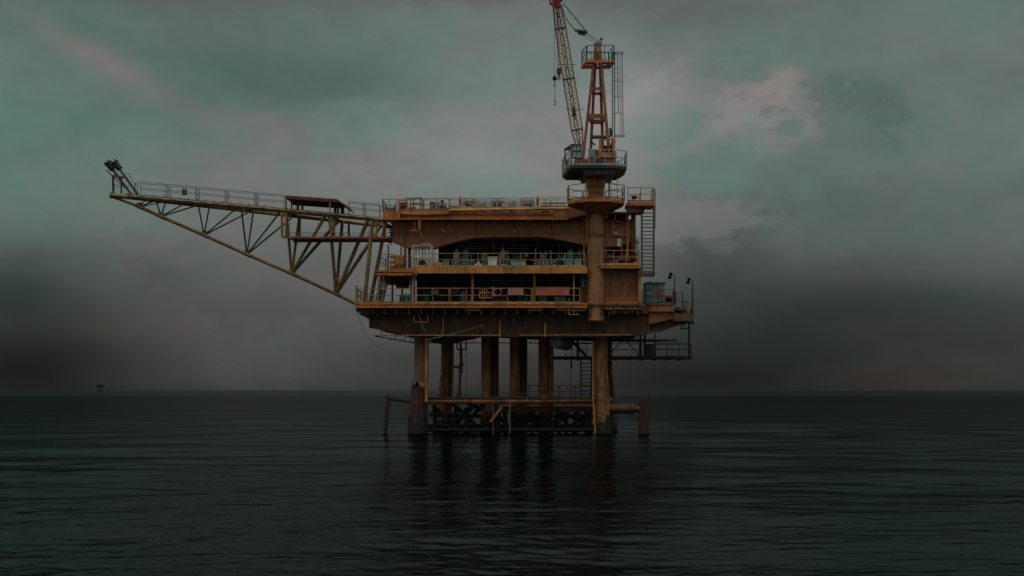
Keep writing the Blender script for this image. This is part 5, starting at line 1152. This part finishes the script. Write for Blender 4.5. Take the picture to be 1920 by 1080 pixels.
# ================================================================== SEA
def build_sea():
    dense = np.radians(np.linspace(-25, 25, 760)); coarse = np.radians(np.concatenate([np.linspace(-180, -26, 60), dense*0+0][:1]))
    ang = np.concatenate([np.radians(np.linspace(-180, -25.5, 50)), dense, np.radians(np.linspace(25.5, 180, 50))[:-1]])
    py = np.arange(186, .35, -.45); rad = 3.3*1333.3/py
    rad = np.concatenate([np.linspace(.5, rad[0], 30)[:-1], rad, [14000, 20000, 30000, 45000]])
    RR, AA = np.meshgrid(rad, ang, indexing='ij')
    X = RR*np.sin(AA); Yw = -D + RR*np.cos(AA)
    dr = np.gradient(rad)[:, None]*np.ones_like(X)
    Z = np.zeros_like(X); rng = np.random.RandomState(11)
    comps = []
    for lam, amp, cnt, spread in ((24, .026, 5, .8), (11, .018, 8, 1.1), (5.5, .013, 12, 1.3), (2.8, .0070, 20, 1.4), (1.5, .0036, 28, 1.5), (.85, .0028, 34, 1.5), (.5, .0015, 34, 1.5)):
        for _ in range(cnt):  # several trains of each length
            l = lam*rng.uniform(.75, 1.35); th = math.pi/2 + rng.normal(0, spread*.42); comps.append((l, amp*rng.uniform(.6, 1.2), th, rng.uniform(0, 6.28)))
    patch = .75 + .25*np.sin(X*.021+1.3+1.5*np.sin(Yw*.013))*np.sin(Yw*.047+.6+1.2*np.sin(X*.017)) + .25*np.sin(X*.053+Yw*.031)
    for l, a, th, ph in comps:
        k = 2*math.pi/l; fade = np.clip((l/3.2-dr)/(l/3.2*.6), 0, 1)
        p = k*(X*math.cos(th)+Yw*math.sin(th))+ph
        Z += a*fade*(np.sin(p)+.18*np.cos(2*p))*(patch if l < 8 else 1)
    Z *= np.clip(RR/6, 0, 1)
    nr, na = X.shape
    verts = np.stack([X, Yw, Z], -1).reshape(-1, 3).astype(np.float32)
    i = np.arange(nr-1)[:, None]*na; j = np.arange(na)[None, :]; j2 = (j+1) % na
    q = np.stack([i+j, i+j2, i+na+j2, i+na+j], -1).reshape(-1, 4)
    me = bpy.data.meshes.new('sea'); me.vertices.add(len(verts)); me.vertices.foreach_set('co', verts.ravel())
    me.loops.add(q.size); me.loops.foreach_set('vertex_index', q.ravel().astype(np.int32))
    me.polygons.add(len(q)); me.polygons.foreach_set('loop_start', np.arange(0, q.size, 4, dtype=np.int32)); me.polygons.foreach_set('loop_total', np.full(len(q), 4, np.int32))
    me.polygons.foreach_set('use_smooth', np.ones(len(q), bool)); me.update(calc_edges=True); me.validate()
    import bmesh
    n0 = me.polygons[len(me.polygons)//2].normal.z
    if n0 < 0: me.flip_normals()
    o = bpy.data.objects.new('sea_water', me); col.objects.link(o)
    m, nt, N, L, P = new_mat('sea_water')
    P.inputs['Base Color'].default_value = (.0008, .0042, .0046, 1); P.inputs['Roughness'].default_value = .9; P.inputs['Specular IOR Level'].default_value = 0
    G = N.new('ShaderNodeBsdfGlossy'); G.inputs['Color'].default_value = (.28, .31, .32, 1)
    FR = N.new('ShaderNodeFresnel'); FR.inputs['IOR'].default_value = 1.33; MX = N.new('ShaderNodeMixShader')
    L.new(FR.outputs[0], MX.inputs[0]); L.new(P.outputs[0], MX.inputs[1]); L.new(G.outputs[0], MX.inputs[2]); L.new(MX.outputs[0], N['Material Output'].inputs['Surface'])
    tc = N.new('ShaderNodeTexCoord'); last = None
    ln_ = N.new('ShaderNodeVectorMath'); ln_.operation = 'LENGTH'; L.new(tc.outputs['Object'], ln_.inputs[0]); rr_ = N.new('ShaderNodeMapRange'); rr_.inputs['From Min'].default_value = 90; rr_.inputs['From Max'].default_value = 900; rr_.inputs['To Min'].default_value = .03; rr_.inputs['To Max'].default_value = .10; L.new(ln_.outputs['Value'], rr_.inputs['Value']); L.new(rr_.outputs[0], G.inputs['Roughness'])
    big = N.new('ShaderNodeTexNoise'); mpb = N.new('ShaderNodeMapping'); mpb.inputs['Scale'].default_value = (.016, .05, .05); big.inputs['Scale'].default_value = 1; big.inputs['Detail'].default_value = 3
    L.new(tc.outputs['Object'], mpb.inputs[0]); L.new(mpb.outputs[0], big.inputs['Vector'])
    br = N.new('ShaderNodeMapRange'); br.inputs['From Min'].default_value = .38; br.inputs['From Max'].default_value = .62; br.inputs['To Min'].default_value = .65; br.inputs['To Max'].default_value = 1
    L.new(big.outputs['Fac'], br.inputs['Value'])
    for sx, sy, sc_, dist, strg in ((.35, 1, .07, 1.1, .6), (.45, 1, .35, .16, .8), (.6, 1, 1.0, .085, .95), (.65, 1, 2.6, .022, .9)):
        mp = N.new('ShaderNodeMapping'); mp.inputs['Scale'].default_value = (sx, sy, 1); mp.inputs['Rotation'].default_value = (0, 0, R(6))
        L.new(tc.outputs['Object'], mp.inputs[0]); nz = N.new('ShaderNodeTexNoise'); nz.inputs['Scale'].default_value = sc_; nz.inputs['Detail'].default_value = 5; nz.inputs['Roughness'].default_value = .55; nz.inputs['Distortion'].default_value = .4
        L.new(mp.outputs[0], nz.inputs['Vector']); b = N.new('ShaderNodeBump'); b.inputs['Distance'].default_value = dist
        mu = N.new('ShaderNodeMath'); mu.operation = 'MULTIPLY'; mu.inputs[1].default_value = strg; L.new(br.outputs[0], mu.inputs[0]); L.new(mu.outputs[0], b.inputs['Strength'])
        L.new(nz.outputs['Fac'], b.inputs['Height'])
        if last: L.new(last.outputs[0], b.inputs['Normal'])
        last = b
    for q_ in (P, G, FR): L.new(last.outputs[0], q_.inputs['Normal'])
    me.materials.append(m); tag(o, 'dark rippled sea', None, None, 'structure')
build_sea()

# ================================================================== SKY
EXPO = -0.5; EX = 2**EXPO
w = bpy.data.worlds.new('World'); sc.world = w; w.use_nodes = True
nt = w.node_tree; N = nt.nodes; L = nt.links
bg = N['Background']
SUN_EL, SUN_AZ = 63, 205                              # sun high behind the camera, a little to the left
sky = N.new('ShaderNodeTexSky'); sky.sky_type = 'NISHITA'; sky.sun_disc = False; sky.sun_elevation = R(SUN_EL); sky.sun_rotation = R(SUN_AZ); sky.air_density = 1.5; sky.dust_density = 4
tc = N.new('ShaderNodeTexCoord'); sp = N.new('ShaderNodeSeparateXYZ'); L.new(tc.outputs['Generated'], sp.inputs[0])
def mth(op, a, b=None, c=None):
    n = N.new('ShaderNodeMath'); n.operation = op
    for k, v in enumerate((a, b, c)):
        if v is None: continue
        if isinstance(v, (int, float)): n.inputs[k].default_value = v
        else: L.new(v, n.inputs[k])
    return n.outputs[0]
az = mth('MULTIPLY', mth('ARCTAN2', sp.outputs[0], sp.outputs[1]), 57.29578)
el = mth('MULTIPLY', mth('ARCSINE', sp.outputs[2]), 57.29578)
def noise(scale, detail, rough, sq=1.0, off=0, dist=0):
    mp = N.new('ShaderNodeMapping'); mp.inputs['Scale'].default_value = (1, 1, sq); mp.inputs['Location'].default_value = (off, off*.7, off*.3); L.new(tc.outputs['Generated'], mp.inputs[0])
    n = N.new('ShaderNodeTexNoise'); n.inputs['Scale'].default_value = scale; n.inputs['Detail'].default_value = detail; n.inputs['Roughness'].default_value = rough; n.inputs['Distortion'].default_value = dist
    L.new(mp.outputs[0], n.inputs['Vector']); return n.outputs['Fac']
n1 = noise(13, 9, .58, 1.9, 3); n2 = noise(11, 9, .6, 2.0, 11); n3 = noise(5, 5, .55, 2.6, 7); nf = noise(24, 9, .62, 1.6, 31, .3)
azw = mth('ADD', az, mth('MULTIPLY', mth('SUBTRACT', n1, .5), 5)); elw = mth('ADD', el, mth('MULTIPLY', mth('SUBTRACT', n2, .5), 3))
vec = N.new('ShaderNodeCombineXYZ'); L.new(azw, vec.inputs[0]); L.new(elw, vec.inputs[1])
vec0 = N.new('ShaderNodeCombineXYZ'); L.new(az, vec0.inputs[0]); L.new(el, vec0.inputs[1])
# base vertical distribution
tt = mth('SQRT', mth('DIVIDE', mth('MAXIMUM', el, 0), 90))
cr = N.new('ShaderNodeValToRGB'); L.new(tt, cr.inputs[0]); cr.color_ramp.interpolation = 'EASE'
stops = [(0, (50, 49, 48)), (1.3, (60, 59, 58)), (3.0, (80, 80, 78)), (5.0, (97, 99, 97)), (7.5, (110, 116, 113)), (11, (108, 121, 115)), (16, (92, 108, 102)), (24, (158, 160, 158)), (45, (205, 206, 205)), (90, (220, 221, 221))]
e = cr.color_ramp.elements
while len(e) < len(stops): e.new(.5)
for k, (d_, c_) in enumerate(stops): e[k].position = math.sqrt(d_/90); e[k].color = (*[q/EX for q in lin(c_)], 1)
cur = cr.outputs[0]
def AZ(px): return math.degrees(math.atan((px-960)/F))
def EL(py, px=960): return math.degrees(math.atan((HZ-py)/F*math.cos(R(AZ(px)))))
def blob(px, py, sx, sy, colr, alpha, rot=0, warp=True, pw=1.0):
    global cur
    v = N.new('ShaderNodeVectorMath'); v.operation = 'SUBTRACT'; L.new((vec if warp else vec0).outputs[0], v.inputs[0]); v.inputs[1].default_value = (AZ(px), EL(py, px), 0); o = v.outputs[0]
    if rot:
        vr = N.new('ShaderNodeVectorRotate'); vr.rotation_type = 'Z_AXIS'; vr.inputs['Angle'].default_value = R(rot); L.new(o, vr.inputs[0]); o = vr.outputs[0]
    s = N.new('ShaderNodeVectorMath'); s.operation = 'MULTIPLY'; L.new(o, s.inputs[0]); s.inputs[1].default_value = (1/(sx/43.6), 1/(sy/43.6), 0)
    dt = N.new('ShaderNodeVectorMath'); dt.operation = 'DOT_PRODUCT'; L.new(s.outputs[0], dt.inputs[0]); L.new(s.outputs[0], dt.inputs[1])
    q = dt.outputs['Value']
    g = mth('EXPONENT', mth('MULTIPLY', q, -1))
    if pw != 1:                                       # ragged, torn edge
        g = mth('MULTIPLY', mth('ADD', mth('MULTIPLY', g, mth('ADD', mth('MULTIPLY', mth('SUBTRACT', nf, .5), 6), 1)), -.25), 2.2)
        cl = N.new('ShaderNodeClamp'); L.new(g, cl.inputs[0]); g = cl.outputs[0]
    wgt = mth('MULTIPLY', g, alpha)
    mx = N.new('ShaderNodeMix'); mx.data_type = 'RGBA'; L.new(wgt, mx.inputs[0]); L.new(cur, mx.inputs[6]); mx.inputs[7].default_value = (*[q_/EX for q_ in lin(colr)], 1)
    cur = mx.outputs[2]
# broad light and dark masses
blob(40, 260, 230, 150, (84, 118, 106), .85)
blob(1000, 270, 360, 190, (132, 131, 129), .8)
blob(560, 150, 430, 80, (80, 103, 95), .9, 4)
blob(560, 400, 320, 100, (114, 113, 112), .7)
blob(500, 620, 240, 120, (86, 86, 85), .85)
blob(290, 510, 90, 60, (78, 79, 78), .6)
blob(1850, 120, 170, 300, (104, 114, 108), .75)
blob(1640, 400, 330, 100, (78, 93, 87), .8)
blob(1640, 580, 330, 85, (42, 51, 48), .85, 0, False)
blob(205, 122, 165, 24, (124, 116, 114), .7, 26, False)
blob(480, 238, 160, 22, (120, 114, 112), .6, 12)
blob(20, 550, 150, 85, (36, 48, 42), .85, 0, False)
blob(40, 690, 190, 90, (26, 30, 28), .95, 0, False)
blob(1400, 640, 250, 100, (32, 37, 36), .95, 0, False)
blob(1340, 520, 120, 110, (56, 60, 58), .75, 0, False)
blob(1800, 630, 260, 50, (46, 51, 50), .7, 0, False)
blob(1740, 706, 330, 22, (56, 51, 48), .8, 0, False)
blob(1320, 710, 220, 40, (27, 30, 29), .9, 0, False)
blob(1400, 215, 210, 75, (140, 131, 129), .85, 8, True, 2)
blob(1265, 225, 80, 52, (92, 118, 112), .85, 0, True, 2)
blob(1330, 320, 110, 50, (96, 118, 112), .75, -25, True, 2)
blob(1370, 140, 80, 40, (90, 108, 102), .75, 0, True, 2)
blob(1600, 230, 130, 80, (84, 103, 97), .8, 0, True, 2)
blob(1520, 330, 130, 50, (96, 112, 106), .6, -15, True, 2)
blob(1300, 430, 150, 50, (118, 115, 112), .6, 0, True, 2)
blob(680, 238, 120, 34, (98, 122, 115), .6, 0, True, 2)
blob(900, 345, 170, 30, (104, 126, 120), .6, -6, True, 2)
blob(650, 230, 130, 35, (104, 124, 116), .5, 0, True, 2)
blob(760, 4, 700, 22, (94, 86, 82), .65, 0)
blob(850, 285, 170, 75, (140, 140, 139), .6)
blob(1190, 190, 110, 90, (146, 146, 145), .55)
blob(1010, 200, 150, 80, (122, 122, 121), .4)
# grain of the cloud: hue and value drift
hm = N.new('ShaderNodeMapRange'); hm.inputs['From Min'].default_value = .40; hm.inputs['From Max'].default_value = .60; hm.inputs['To Min'].default_value = 0; hm.inputs['To Max'].default_value = 1; L.new(noise(9, 8, .6, 2.4, 21, .5), hm.inputs['Value'])
hue = N.new('ShaderNodeMix'); hue.data_type = 'RGBA'; L.new(hm.outputs[0], hue.inputs[0]); hue.inputs[6].default_value = (.92, 1.02, 1.0, 1); hue.inputs[7].default_value = (1.07, 1.0, .99, 1)
mm = N.new('ShaderNodeMix'); mm.data_type = 'RGBA'; mm.blend_type = 'MULTIPLY'; mm.inputs[0].default_value = 1; L.new(cur, mm.inputs[6]); L.new(hue.outputs[2], mm.inputs[7])
vm = N.new('ShaderNodeMapRange'); vm.inputs['From Min'].default_value = .38; vm.inputs['From Max'].default_value = .62; vm.inputs['To Min'].default_value = .88; vm.inputs['To Max'].default_value = 1.10; L.new(mth('ADD', mth('MULTIPLY', n3, .6), mth('MULTIPLY', nf, .4)), vm.inputs['Value'])
sc2 = N.new('ShaderNodeVectorMath'); sc2.operation = 'SCALE'; L.new(mm.outputs[2], sc2.inputs[0]); L.new(vm.outputs[0], sc2.inputs['Scale'])
# the clear sky above the overcast, mostly hidden by it
ns = N.new('ShaderNodeVectorMath'); ns.operation = 'SCALE'; L.new(sky.outputs[0], ns.inputs[0]); ns.inputs['Scale'].default_value = .06
ad = N.new('ShaderNodeMix'); ad.data_type = 'RGBA'; ad.inputs[0].default_value = .93; L.new(ns.outputs[0], ad.inputs[6]); L.new(sc2.outputs[0], ad.inputs[7])
L.new(ad.outputs[2], bg.inputs['Color']); bg.inputs['Strength'].default_value = 1.0
w.cycles.sampling_method = 'MANUAL'; w.cycles.sample_map_resolution = 512

sl = bpy.data.lights.new('sun', 'SUN'); sl.energy = .65; sl.angle = R(18); sl.color = (1, .93, .84)
so = bpy.data.objects.new('sun', sl); col.objects.link(so)
sd = Vector((math.sin(R(SUN_AZ))*math.cos(R(SUN_EL)), math.cos(R(SUN_AZ))*math.cos(R(SUN_EL)), math.sin(R(SUN_EL))))
so.rotation_euler = sd.to_track_quat('Z', 'Y').to_euler()

# ================================================================== CAMERA
cd = bpy.data.cameras.new('camera'); cd.sensor_width = 36; cd.lens = 36*F/1920; cd.shift_y = (HZ-540)/1920; cd.clip_end = 100000; cd.clip_start = .1
co = bpy.data.objects.new('camera', cd); co.location = (0, -D, CH); co.rotation_euler = (R(90), 0, 0); col.objects.link(co); sc.camera = co
sc.render.engine = 'CYCLES'; sc.cycles.use_denoising = True; sc.cycles.max_bounces = 6; sc.cycles.use_adaptive_sampling = True
sc.view_settings.view_transform = 'Standard'; sc.view_settings.look = 'None'; sc.view_settings.exposure = EXPO; sc.view_settings.gamma = 1
